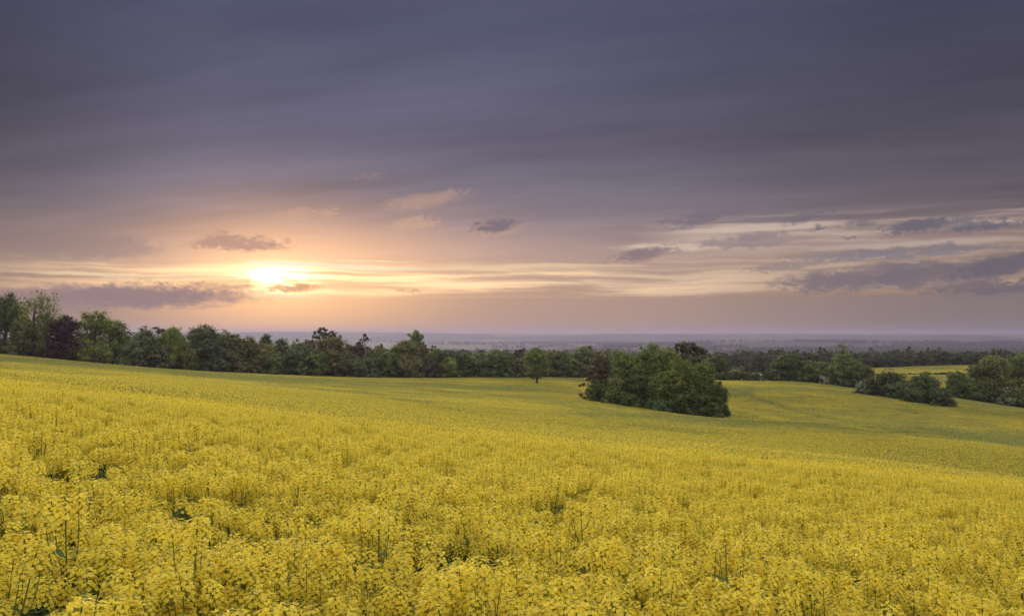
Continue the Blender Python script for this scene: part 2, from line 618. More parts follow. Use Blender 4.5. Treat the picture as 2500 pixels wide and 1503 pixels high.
radii = np.concatenate([[0.02], np.linspace(0.0, 60.0, 61)[1:], np.geomspace(62.0, 760.0, 120), np.geomspace(775.0, 11600.0, 110)])
NA = 720
ang = np.linspace(0, 2 * math.pi, NA, endpoint=False)
RR, AA = np.meshgrid(radii, ang, indexing='ij')
gxv, gyv = (RR * np.sin(AA)).ravel(), (RR * np.cos(AA)).ravel()
gz = ground_z(gxv, gyv)
gv = np.stack([gxv, gyv, gz], 1)
nr = len(radii)
i0 = (np.arange(nr - 1)[:, None] * NA + np.arange(NA)[None, :]).ravel()
i1 = (np.arange(nr - 1)[:, None] * NA + (np.arange(NA) + 1)[None, :] % NA).ravel()
quads = np.stack([i0, i0 + NA, i1 + NA, i1], 1)
crop_a = (in_field(gv[:, 0], gv[:, 1]) | in_far_field(gv[:, 0], gv[:, 1])).astype(float)
far_a = sstep(np.hypot(gv[:, 0], gv[:, 1]), 900.0, 1300.0)
gme = mesh_from('ground', gv, quads, MAT_GROUND, True, {'crop': ('POINT', crop_a), 'far': ('POINT', far_a)})
g_o = tag(link('ground', gme), 'gently rolling farmland falling away to a hazy valley and low hills', kind='structure')

# ================================================================== the rapeseed crop
class Soup:
    """quads with a material index and a tint each"""
    def __init__(self):
        self.v, self.m, self.t = [], [], []

    def add(self, quads_, mi, tint):
        q = np.asarray(quads_, float).reshape(-1, 4, 3)
        self.v.append(q)
        self.m.append(np.full(len(q), mi))
        self.t.append(np.broadcast_to(np.asarray(tint, float), (len(q),)).copy())
        return self

    def merge(self, o, loc=(0, 0, 0), rot=None, sc=1.0):
        for q, mi, t_ in zip(o.v, o.m, o.t):
            q2 = q * sc
            if rot is not None:
                q2 = q2 @ rot.T
            self.v.append(q2 + np.asarray(loc))
            self.m.append(mi)
            self.t.append(t_)
        return self

    def mesh(self, name, mats):
        q = np.concatenate(self.v)
        me = mesh_from(name, q.reshape(-1, 3), np.arange(len(q) * 4).reshape(-1, 4), None, False,
                       {'tint': ('FACE', np.clip(np.concatenate(self.t), 0, 1))}, mats, np.concatenate(self.m))
        return me


def unit(a):
    return a / np.maximum(np.linalg.norm(a, axis=-1, keepdims=True), 1e-9)


def frame(n, rng):
    """two unit vectors square to each n, turned at random"""
    r = unit(rng.normal(size=n.shape))
    a = unit(np.cross(n, r))
    return a, np.cross(n, a)


def kites(p, d, s, ln, wd, rise=None):
    """kite shaped petals or leaves: from p along d, width along s"""
    ln = np.asarray(ln)[..., None] if np.ndim(ln) else ln
    wd = np.asarray(wd)[..., None] if np.ndim(wd) else wd
    up = 0 if rise is None else rise
    return np.stack([p, p + d * ln * 0.62 - s * wd * 0.5 + up * 0.4, p + d * ln + up, p + d * ln * 0.62 + s * wd * 0.5 + up * 0.4], 1)


def rotz(a, tilt=0.0, ta=0.0):
    c, s = math.cos(a), math.sin(a)
    R = np.array([[c, -s, 0], [s, c, 0], [0, 0, 1.0]])
    if tilt:
        k = np.array([math.cos(ta), math.sin(ta), 0])
        K = np.array([[0, -k[2], k[1]], [k[2], 0, -k[0]], [-k[1], k[0], 0]])
        R = (np.eye(3) + math.sin(tilt) * K + (1 - math.cos(tilt)) * K @ K) @ R
    return R


def tube(path, radii_, sides=3):
    """a tapered tube of quads along a path"""
    path = np.asarray(path, float)
    d = unit(np.gradient(path, axis=0))
    ref = np.array([0.31, 0.95, 0.05])
    a = unit(np.cross(d, ref))
    b = np.cross(d, a)
    th = np.arange(sides) * 2 * math.pi / sides
    ring = path[:, None, :] + (np.cos(th)[None, :, None] * a[:, None, :] + np.sin(th)[None, :, None] * b[:, None, :]) * np.asarray(radii_)[:, None, None]
    q = []
    for i in range(len(path) - 1):
        for k in range(sides):
            k2 = (k + 1) % sides
            q.append([ring[i, k], ring[i, k2], ring[i + 1, k2], ring[i + 1, k]])
    return np.array(q)


PETAL, BUD, STEM, RLEAF = 0, 1, 2, 3
CROP_MATS = [MAT_PETAL, MAT_BUD, MAT_STEM, MAT_RLEAF]


def raceme(rng, n_fl, r0=0.030, h=0.075, fl=0.0132):
    """a flower head: four-petalled flowers round a spike, buds on its top; origin at its top"""
    s = Soup()
    k = np.arange(n_fl)
    tt = (k + 0.5) / n_fl                                   # 0 top, 1 bottom
    th = k * 2.39996 + rng.uniform(0, 6)
    rad = r0 * (0.45 + 0.65 * np.sqrt(tt)) * rng.uniform(0.8, 1.2, n_fl)
    p = np.stack([np.cos(th) * rad, np.sin(th) * rad, -0.006 - h * tt ** 1.15 + rng.normal(0, 0.004, n_fl)], 1)
    nrm = unit(np.stack([np.cos(th) * (0.35 + 0.7 * tt), np.sin(th) * (0.35 + 0.7 * tt), 0.95 - 0.35 * tt], 1) + rng.normal(0, 0.22, (n_fl, 3)))
    a, b = frame(nrm, rng)
    tint = rng.uniform(0.1, 1.0, n_fl)
    size = fl * rng.uniform(0.85, 1.15, n_fl)
    for j in range(4):
        c_, s_ = math.cos(j * math.pi / 2), math.sin(j * math.pi / 2)
        d = a * c_ + b * s_
        w = -a * s_ + b * c_
        rise = nrm * (size * rng.uniform(0.05, 0.5, n_fl))[:, None]
        s.add(kites(p, d, w, size, size * 1.02, rise), PETAL, tint)
    nb = 7
    th = rng.uniform(0, 6.28, nb)
    pb = np.stack([np.cos(th) * 0.006, np.sin(th) * 0.006, rng.uniform(-0.006, 0.004, nb)], 1)
    db = unit(np.stack([np.cos(th) * 0.4, np.sin(th) * 0.4, np.ones(nb)], 1))
    a, b = frame(db, rng)
    s.add(kites(pb, db, a, 0.011, 0.006), BUD, rng.uniform(0, 1, nb))
    s.add(tube([[0, 0, -h * 1.25], [0, 0, -0.002]], [0.0016, 0.0012]), STEM, 0.6)
    # flower stalks
    s.add(np.stack([np.stack([p * [0, 0, 1] - [0, 0, 0.006], p * [0, 0, 1] - [0.0, 0.0, 0.0045], p, p + [0, 0, -0.0015]], 1)], 0), STEM, 0.8)
    return s


def plant(rng, flowering=1.0):
    """stem soup, leaf soup, list of flower heads (variant, place, turn, tilt, size)"""
    H = CROP + rng.uniform(-0.10, 0.10)
    st, lf, heads = Soup(), Soup(), []
    lean = rng.normal(0, 0.035, 2)
    axis = lambda z: np.array([lean[0] * (z / H) ** 2, lean[1] * (z / H) ** 2, z])
    zs = np.linspace(0, H - 0.03, 6)
    st.add(tube([axis(z) for z in zs], np.linspace(0.008, 0.0026, 6), 4), STEM, 0.35)
    heads.append((axis(H), 1.15))
    nb = int(rng.integers(4, 7))
    for k in range(nb):
        z0 = rng.uniform(0.42, 0.84) * H
        th = k * 2.4 + rng.uniform(-0.5, 0.5)
        reach = rng.uniform(0.07, 0.19)
        ztip = H - abs(rng.normal(0.04, 0.11)) + 0.03
        p0 = axis(z0)
        tip = np.array([p0[0] + math.cos(th) * reach, p0[1] + math.sin(th) * reach, ztip])
        mid = np.array([p0[0] + math.cos(th) * reach * 0.75, p0[1] + math.sin(th) * reach * 0.75, z0 + (ztip - z0) * 0.45])
        st.add(tube([p0, (p0 + mid) / 2 + [0, 0, -0.01], mid, tip - [0, 0, 0.02]], [0.004, 0.0034, 0.003, 0.002]), STEM, rng.uniform(0.2, 0.9))
        heads.append((tip, rng.uniform(0.75, 1.1)))
        npod = int(rng.integers(3, 8))
        zz = rng.uniform(0.35, 0.9, npod)[:, None]
        pp = mid + (tip - mid) * zz
        ph = rng.uniform(0, 6.28, npod)
        dd = unit(np.stack([np.cos(ph), np.sin(ph), np.full(npod, 0.8)], 1))
        a, b = frame(dd, rng)
        st.add(kites(pp, dd, a, rng.uniform(0.025, 0.05, npod), 0.003), STEM, 0.9)
    nl = 15
    zl = rng.uniform(0.25, 0.80, nl) * H
    ph = rng.uniform(0, 6.28, nl)
    pl = np.array([axis(z) for z in zl])
    sz = 0.24 - 0.14 * zl / H
    dl = unit(np.stack([np.cos(ph), np.sin(ph), rng.uniform(-0.25, 0.5, nl)], 1))
    a = unit(np.cross(dl, [0, 0, 1.0]))
    lf.add(kites(pl, dl, a, sz * rng.uniform(0.8, 1.2, nl), sz * 0.42, np.array([0, 0, -0.02])), RLEAF, rng.uniform(0, 1, nl))
    out_ = []
    for (tip, sc_) in heads:
        v_ = int(rng.integers(0, 5)) if rng.uniform() < flowering else int(rng.integers(5, 7))
        out_.append((v_, tip, rng.uniform(0, 6.28), abs(rng.normal(0, 0.16)), rng.uniform(0, 6.28), sc_))
    return st, lf, out_


r_ = np.random.default_rng(21)
RACEMES = [raceme(r_, int(k), rr, hh) for k, rr, hh in ((38, 0.041, 0.10), (47, 0.046, 0.12), (32, 0.038, 0.08), (52, 0.045, 0.15), (36, 0.043, 0.085))]
RACEMES += [raceme(r_, 11, 0.024, 0.045, 0.011), raceme(r_, 8, 0.020, 0.05, 0.010)]       # heads only just opening
PLANTS = [plant(r_, 0.97) for _ in range(8)] + [plant(r_, 0.35) for _ in range(4)]


def whole(p):
    s = Soup().merge(p[0]).merge(p[1])
    for (v_, tip, tz, tl, ta, sc_) in p[2]:
        s.merge(RACEMES[v_], tip, rotz(tz, tl, ta), sc_)
    return s


def patch(rng, side, per_m2, head_q, head_r, q_size, leafy, flowering):
    """a square of crop for the middle distance: flower heads as tufts of petals over leaves and stems"""
    s = Soup()
    n = int(side * side * per_m2)
    c = np.stack([rng.uniform(-side / 2, side / 2, n), rng.uniform(-side / 2, side / 2, n),
                  CROP - np.abs(rng.normal(0.04, 0.10, n)) + 0.05 * rng.normal(size=n)], 1)
    fl = rng.uniform(size=n) < flowering
    cf = c[fl]
    k = len(cf) * head_q
    d = unit(rng.normal(size=(k, 3)) + [0, 0, 0.45])
    p = np.repeat(cf, head_q, 0) + d * head_r * rng.uniform(0.5, 1.05, (k, 1)) * [1, 1, 1.25]
    a, b = frame(unit(d + rng.normal(0, 0.5, (k, 3))), rng)
    sz = q_size * rng.uniform(0.7, 1.25, (k, 1))
    s.add(np.stack([p - a * sz / 2, p - b * sz / 2, p + a * sz / 2, p + b * sz / 2], 1), PETAL, np.repeat(rng.uniform(0, 1, len(cf)), head_q) * 0.7 + rng.uniform(0, 0.3, k))
    cb = c[~fl]
    if len(cb):
        k = len(cb) * 3
        d = unit(rng.normal(size=(k, 3)))
        p = np.repeat(cb, 3, 0) + d * head_r * 0.6
        a, b = frame(d, rng)
        sz = q_size * 0.8
        s.add(np.stack([p - a * sz / 2, p - b * sz / 2, p + a * sz / 2, p + b * sz / 2], 1), BUD, rng.uniform(0, 1, k))
    # stems
    ns = n
    b0 = c[:ns].copy()
    b1 = b0 + np.stack([rng.normal(0, 0.06, ns), rng.normal(0, 0.06, ns), -rng.uniform(0.25, 0.6, ns)], 1)
    th = rng.uniform(0, 6.28, ns)
    w = np.stack([np.cos(th), np.sin(th), np.zeros(ns)], 1) * 0.0045 * (q_size / 0.024)
    s.add(np.stack([b0 - w, b0 + w, b1 + w, b1 - w], 1), STEM, rng.uniform(0, 1, ns))
    # leaves below
    nl = int(side * side * leafy)
    pl = np.stack([rng.uniform(-side / 2, side / 2, nl), rng.uniform(-side / 2, side / 2, nl), CROP - rng.uniform(0.12, 0.75, nl)], 1)
    dl = unit(np.stack([rng.normal(size=nl), rng.normal(size=nl), rng.normal(size=nl) * 0.5], 1))
    a, b = frame(dl, rng)
    s.add(kites(pl, dl, a, rng.uniform(0.08, 0.18, nl), 0.07 * (1 + (q_size > 0.03) * 0.6)), RLEAF, rng.uniform(0, 1, nl))
    return s


samples = []
for p in PLANTS:
    samples.append(whole(p))
N1 = len(samples)                                            # 0..7 in flower, 8..11 still in bud
FL2 = (0.92, 0.78, 0.64, 0.52, 0.42, 0.34, 0.27, 0.20)
for fl_ in FL2:
    samples.append(patch(r_, 1.15, 130, 11, 0.042, 0.026, 110, fl_))
N2 = len(samples)
FL3 = (0.50, 0.42, 0.34, 0.27, 0.20, 0.14, 0.09)
for fl_ in FL3:
    samples.append(patch(r_, 3.9, 120, 4, 0.045, 0.050, 110, fl_))
crop_col = bpy.data.collections.new('crop_samples')          # not part of the scene: only what the crop repeats
for i, s in enumerate(samples):
    crop_col.objects.link(bpy.data.objects.new('crop_sample_%02d' % i, s.mesh('crop_sample_%02d' % i, CROP_MATS)))


def scatter_group(coll):
    ng = bpy.data.node_groups.new('scatter', 'GeometryNodeTree')
    ng.interface.new_socket('Geometry', in_out='INPUT', socket_type='NodeSocketGeometry')
    ng.interface.new_socket('Geometry', in_out='OUTPUT', socket_type='NodeSocketGeometry')
    N, L = ng.nodes, ng.links
    gi, go = N.new('NodeGroupInput'), N.new('NodeGroupOutput')
    ci = N.new('GeometryNodeCollectionInfo')
    ci.inputs['Collection'].default_value = coll
    ci.inputs['Separate Children'].default_value = True
    ci.inputs['Reset Children'].default_value = True
    ip = N.new('GeometryNodeInstanceOnPoints')
    ip.inputs['Pick Instance'].default_value = True

    def na(name, t):
        a = N.new('GeometryNodeInputNamedAttribute')
        a.data_type = t
        a.inputs['Name'].default_value = name
        return a.outputs['Attribute']
    L.new(gi.outputs[0], ip.inputs['Points'])
    L.new(ci.outputs[0], ip.inputs['Instance'])
    L.new(na('pick', 'INT'), ip.inputs['Instance Index'])
    L.new(na('turn', 'FLOAT_VECTOR'), ip.inputs['Rotation'])
    L.new(na('size', 'FLOAT_VECTOR'), ip.inputs['Scale'])
    L.new(ip.outputs[0], go.inputs[0])
    return ng


def scatter(name, coll, pts, pick, turn, size):
    me = bpy.data.meshes.new(name)
    me.vertices.add(len(pts))
    me.vertices.foreach_set('co', np.asarray(pts, np.float32).ravel())
    a = me.attributes.new('pick', 'INT', 'POINT')
    a.data.foreach_set('value', np.asarray(pick, np.int32))
    a = me.attributes.new('turn', 'FLOAT_VECTOR', 'POINT')
    a.data.foreach_set('vector', np.asarray(turn, np.float32).ravel())
    a = me.attributes.new('size', 'FLOAT_VECTOR', 'POINT')
    a.data.foreach_set('vector', np.asarray(size, np.float32).ravel())
    o = link(name, me)
    md = o.modifiers.new('scatter', 'NODES')
    md.node_group = scatter_group(coll)
    return o


def bloom(x, y):
    """how far the crop is in flower, 0..1"""
    b = 0.70 + 0.75 * fbm(x / 30.0, y / 30.0, 5, 3) + 0.45 * fbm(x / 7.0, y / 9.0, 9, 3)
    b = b + 0.75 * fbm(x / 75.0, y / 42.0, 15, 2) * sstep(y, 60.0, 130.0)      # broad bands down in the hollow
    return np.clip(b - 0.30 * sstep(y, 20.0, 36.0), 0.02, 1.0)


def slope_turn(x, y, rz):
    e = 1.0
    sx_ = (top_z(x + e, y) - top_z(x - e, y)) / (2 * e)
    sy_ = (top_z(x, y + e) - top_z(x, y - e)) / (2 * e)
    # XYZ Euler applied as Rz after the tilt would turn the tilt: tilt first in the turned frame
    c, s = np.cos(rz), np.sin(rz)
    lx, ly = sx_ * c + sy_ * s, -sx_ * s + sy_ * c
    return np.stack([np.arctan(ly), -np.arctan(lx), rz], 1)


WEDGE = 0.70                     # half width of the planted wedge, a little beyond the picture


def cells(y0, y1, step, rng, wedge=WEDGE, jitter=0.42):
    ys = np.arange(y0, y1, step)
    out_ = []
    for yv in ys:
        w = wedge * (yv + 2) + 3
        xs = np.arange(-w, w, step)
        out_.append(np.stack([xs, np.full_like(xs, yv)], 1))
    p = np.concatenate(out_)
    return p + rng.uniform(-jitter, jitter, p.shape) * step


KEEP_OUT = []                    # places taken by the clumps in the field: x, y, radius


def free(x, y):
    k = np.ones(len(x), bool)
    for (cx, cy, cr) in KEEP_OUT:
        k &= (x - cx) ** 2 + (y - cy) ** 2 > cr * cr
    return k

# ================================================================== trees
def leaf_soup(rng, centres, radii_, n, size, spread=1.0, clump=0.30, inner=0.18, up=0.35, aspect=1.0, droop=0.0):
    """leaf sprays gathered in clumps over the surface of the crown's lobes; returns quads and tints"""
    centres, radii_ = np.asarray(centres, float), np.asarray(radii_, float)
    area = (radii_[:, 0] * radii_[:, 2]) ** 1.0
    share = area / area.sum()
    ncl = max(6, int(n / 46))
    li = rng.choice(len(centres), ncl, p=share)
    d = unit(rng.normal(size=(ncl, 3)) + [0, 0, up])
    cc = centres[li] + d * radii_[li] * rng.uniform(0.78, 1.06, (ncl, 1))
    cr = clump * np.cbrt(radii_[li].prod(1)) * rng.uniform(0.7, 1.4, ncl)
    ctint = rng.uniform(0, 1, ncl)
    k = rng.integers(0, ncl, n)
    off = rng.normal(size=(n, 3)) * 0.55
    p = cc[k] + off * cr[k][:, None] * spread * [1, 1, 0.75]
    if droop:
        p[:, 2] -= np.abs(rng.normal(size=n)) * droop
    nin = int(n * inner)
    li2 = rng.choice(len(centres), nin, p=share)
    p[:nin] = centres[li2] + unit(rng.normal(size=(nin, 3))) * radii_[li2] * rng.uniform(0.3, 0.85, (nin, 1))
    out_dir = unit(unit(p - cc[k]) * 0.7 + unit(p - centres[li[k]]) * 0.6 + rng.normal(0, 0.30, (n, 3)) + [0, 0, 0.35])
    a, b = frame(out_dir, rng)
    if droop:
        a = unit(a * 0.35 + np.array([0, 0, -1.0]))
        b = unit(np.cross(out_dir, a))
    sz = size * rng.uniform(0.55, 1.35, (n, 1))
    q = np.stack([p - a * sz * 0.62 * aspect, p - b * sz * 0.42, p + a * sz * 0.62 * aspect, p + b * sz * 0.42], 1)
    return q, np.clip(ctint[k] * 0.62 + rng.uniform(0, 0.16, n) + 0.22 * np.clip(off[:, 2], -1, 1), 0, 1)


def envelope_lobes(rng, shape, H, W, hb, nl):
    """lobe centres and radii filling a crown of the given outline, metres, trunk foot at the origin"""
    c, r = [], []
    ch = H - hb
    if shape == 'cone':
        for k in range(nl):
            t_ = (k + 0.5) / nl
            rad = W / 2 * (1 - t_) ** 0.55 * 0.90 + W * 0.07
            for j in range(3 if t_ < 0.6 else 1):
                a = rng.uniform(0, 6.28)
                o = rad * (0.45 if t_ < 0.6 else 0.1)
                c.append([math.cos(a) * o, math.sin(a) * o, hb + ch * t_ * 0.95])
                r.append([rad * 0.84, rad * 0.84, ch / nl * 1.05])
        return c, r
    if shape == 'plates':
        c.append([0, 0, H - ch * 0.16]); r.append([W * 0.27, W * 0.27, ch * 0.16])
        c.append([W * 0.05, 0, H - ch * 0.30]); r.append([W * 0.36, W * 0.34, ch * 0.15])
        for k in range(nl - 2):
            t_ = k / max(1, nl - 3)
            a = (0.0 if k % 2 else math.pi) + rng.uniform(-0.7, 0.7)
            o = W * rng.uniform(0.24, 0.32)
            c.append([math.cos(a) * o, math.sin(a) * o, hb + ch * (0.08 + 0.60 * t_)])
            r.append([W * rng.uniform(0.17, 0.24), W * 0.22, ch * rng.uniform(0.075, 0.11)])
        return c, r
    if shape == 'cedar':
        for k in range(nl):
            t_ = k / max(1, nl - 1)
            a = k * 2.4 + rng.uniform(-0.4, 0.4)
            prof = 1.0 - 0.55 * t_ ** 1.7
            o = W / 2 * prof * rng.uniform(0.30, 0.58)
            rad = W / 2 * prof * rng.uniform(0.46, 0.66)
            c.append([math.cos(a) * o, math.sin(a) * o, hb + ch * (0.05 + 0.88 * t_)])
            r.append([rad, rad, ch * 0.075])
        c.append([0, 0, hb + ch * 0.5]); r.append([W * 0.22, W * 0.22, ch * 0.42])
        return c, r
    # broadleaved outlines
    n_top = nl
    for k in range(n_top):
        d = unit(rng.normal(size=3))
        d[2] = abs(d[2]) if rng.uniform() < 0.62 else d[2]
        zc = hb + ch * (0.52 if shape != 'pear' else 0.42)
        ex = np.array([W / 2 * 0.58, W / 2 * 0.58, ch / 2 * 0.62])
        p = d * ex * rng.uniform(0.75, 1.1) + [0, 0, zc]
        t_ = (p[2] - hb) / ch
        if shape == 'pear':
            p[:2] *= 1.15 - 0.7 * t_
        if shape == 'dome':
            p[:2] *= 1.1 - 0.35 * t_
        c.append(p)
        rr = W / 2 * rng.uniform(0.30, 0.48)
        r.append([rr, rr, rr * rng.uniform(0.8, 1.15) * min(1.5, max(0.75, ch / W))])
    c.append([0, 0, hb + ch * 0.5]); r.append([W * 0.33, W * 0.33, ch * 0.40])
    c.append([0, 0, hb + ch * 0.82]); r.append([W * 0.2, W * 0.2, ch * 0.18])
    if shape in ('full', 'dome', 'pear', 'shrub'):
        for k in range(5):
            a = k * 1.256 + rng.uniform(-0.4, 0.4)
            o = W / 2 * 0.62
            c.append([math.cos(a) * o, math.sin(a) * o, hb + ch * rng.uniform(0.12, 0.30)])
            r.append([W * 0.22, W * 0.22, ch * 0.18])
    # keep within the outline
    for p, q in zip(c, r):
        over = p[2] + q[2] - H
        if over > 0:
            p[2] -= over
    return c, r


LEAF_N = 1.0


def make_tree(name, shape, px, top, wpx, yy, colour, seed, leaf=None, hb=None, dens=1.0, bark=None, bend=0.0, blossom=0.0, sparse_top=False, foot=None):
    """one tree: an Empty at its foot, a trunk with limbs, a crown"""
    rng = np.random.default_rng(seed)
    x = (px - 1250.0) / F * yy
    gz_ = float(ground_z(np.array([x]), np.array([float(yy)]))[0])
    H = at(px, top, yy)[2] - gz_
    W = wpx * 1.22 / F * yy
    hbv = {'round': 0.22, 'full': 0.06, 'dome': 0.10, 'pear': 0.10, 'cone': 0.04, 'plates': 0.62, 'cedar': 0.16, 'shrub': 0.0, 'weep': 0.15}[shape] if hb is None else hb
    hbm = H * hbv
    nl = {'round': 11, 'full': 12, 'dome': 13, 'pear': 12, 'cone': 9, 'plates': 6, 'cedar': 15, 'shrub': 7, 'weep': 9}[shape]
    c, r = envelope_lobes(rng, 'full' if shape == 'weep' else shape, H, W, hbm, nl)
    c, r = np.array(c), np.array(r)
    if bend:
        c[:, 0] += bend * W * ((c[:, 2] - hbm) / max(H - hbm, 0.1)) ** 1.5
    root = bpy.data.objects.new(name, None)
    root.empty_display_size = 1.0
    root.location = (x, yy, gz_)
    root.rotation_euler = (0, 0, 0)
    COL.objects.link(root)
    lf = leaf if leaf else 0.0016 * yy
    area = float((4 * math.pi * r[:, 0] * r[:, 2]).sum())
    n = int(np.clip(area / (lf * lf * 0.52) * 1.15 * dens * LEAF_N, 350, 9000))
    kw = dict(clump=0.34, up=0.35)
    if shape in ('plates', 'cedar'):
        kw = dict(clump=0.22, up=0.55, inner=0.10)
    if shape == 'weep':
        kw = dict(clump=0.34, droop=0.10 * H, aspect=1.6)
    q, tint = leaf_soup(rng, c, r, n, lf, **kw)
    if sparse_top:
        zt = (q[:, :, 2].mean(1) - hbm) / (H - hbm)
        keep = rng.uniform(size=n) > sstep(zt, 0.42, 0.62) * 0.62
        q, tint = q[keep], tint[keep]
    q[:, :, 2] = np.maximum(q[:, :, 2], 0.02)
    s = Soup().add(q, 0, tint)
    mats = [MAT_LEAF]
    cr_me = s.mesh('crown', mats)
    # trunk and limbs
    tr = Soup()
    tr_r = max(0.10, 0.022 * H + 0.012 * W)
    if shape in ('shrub',):
        for k in range(4):
            a = k * 1.6 + rng.uniform(-0.4, 0.4)
            tip = c[k % len(c)]
            tr.add(tube([[math.cos(a) * 0.2, math.sin(a) * 0.2, -0.2], tip * 0.5 + [0, 0, 0.1], tip], [tr_r * 0.6, tr_r * 0.4, tr_r * 0.15], 5), 0, 0.5)
    else:
        wob = rng.normal(0, 0.012 * H, (5, 2))
        wob[0] = 0
        topz = H * (0.93 if shape in ('cone', 'plates', 'cedar') else 0.78)
        zs = np.linspace(-0.3, topz, 5)
        path = np.stack([wob[:, 0] + bend * W * (zs / topz).clip(0) ** 2 * 0.8, wob[:, 1], zs], 1)
        tr.add(tube(path, tr_r * np.array([1.25, 0.95, 0.75, 0.5, 0.16]), 7), 0, 0.5)
        for k in range(len(c)):
            tip = c[k] + (0, 0, 0)
            z0 = np.clip(tip[2] - 0.45 * np.hypot(tip[0], tip[1]) - 0.06 * H, 0.18 * H, topz * 0.92)
            f_ = (z0 + 0.3) / (topz + 0.3) * 4
            i_ = int(min(3, f_))
            p0 = path[i_] + (path[i_ + 1] - path[i_]) * (f_ - i_)
            mid = (p0 + tip) / 2 + [0, 0, -0.04 * H]
            rr = tr_r * 0.36 * (1 - 0.5 * z0 / H)
            tr.add(tube([p0, mid, tip], [rr, rr * 0.7, rr * 0.25], 5), 0, 0.5)
            for j in range(2):
                t2 = tip + unit(rng.normal(size=3)) * r[k] * 0.8
                tr.add(tube([tip * 0.6 + mid * 0.4, t2], [rr * 0.4, rr * 0.12], 4), 0, 0.5)
    to = link('trunk', tr.mesh('trunk', [bark or MAT_BARK]), root)
    co = link('crown', cr_me, root)
    co.color = tuple(colour) + (1.0,)
    if blossom > 0:
        nb = int(len(q) * blossom)
        pick = rng.choice(len(q), nb, replace=False)
        qb = q[pick]
        ctr = qb.mean(1, keepdims=True)
        qb = (qb - ctr) * 0.8 + ctr + unit(rng.normal(size=(nb, 1, 3))) * 0.12 + [0, -0.15, 0.05]
        link('blossom', Soup().add(qb, 0, 0.5).mesh('blossom', [MAT_BLOSSOM]), root)
    return root


# leaf colours
G_MID, G_DARK, G_PALE = (0.086, 0.112, 0.020), (0.060, 0.076, 0.016), (0.118, 0.148, 0.032)
G_GREY, G_OLIVE, G_YEL = (0.094, 0.108, 0.040), (0.105, 0.104, 0.028), (0.108, 0.138, 0.020)
G_BLUE, COPPER, BROWN = (0.066, 0.090, 0.030), (0.042, 0.020, 0.024), (0.092, 0.086, 0.030)
PINE, RUST = (0.050, 0.050, 0.020), (0.088, 0.070, 0.034)

LINE = 'trees along the far edge of the rape field'
CLUMP = 'trees of the clump standing in the field'
ROW = 'trees and shrubs of the hedgerow beyond the clump'
THICK = 'bushes of the low thicket'
EAST = 'trees at the right end of the field edge'
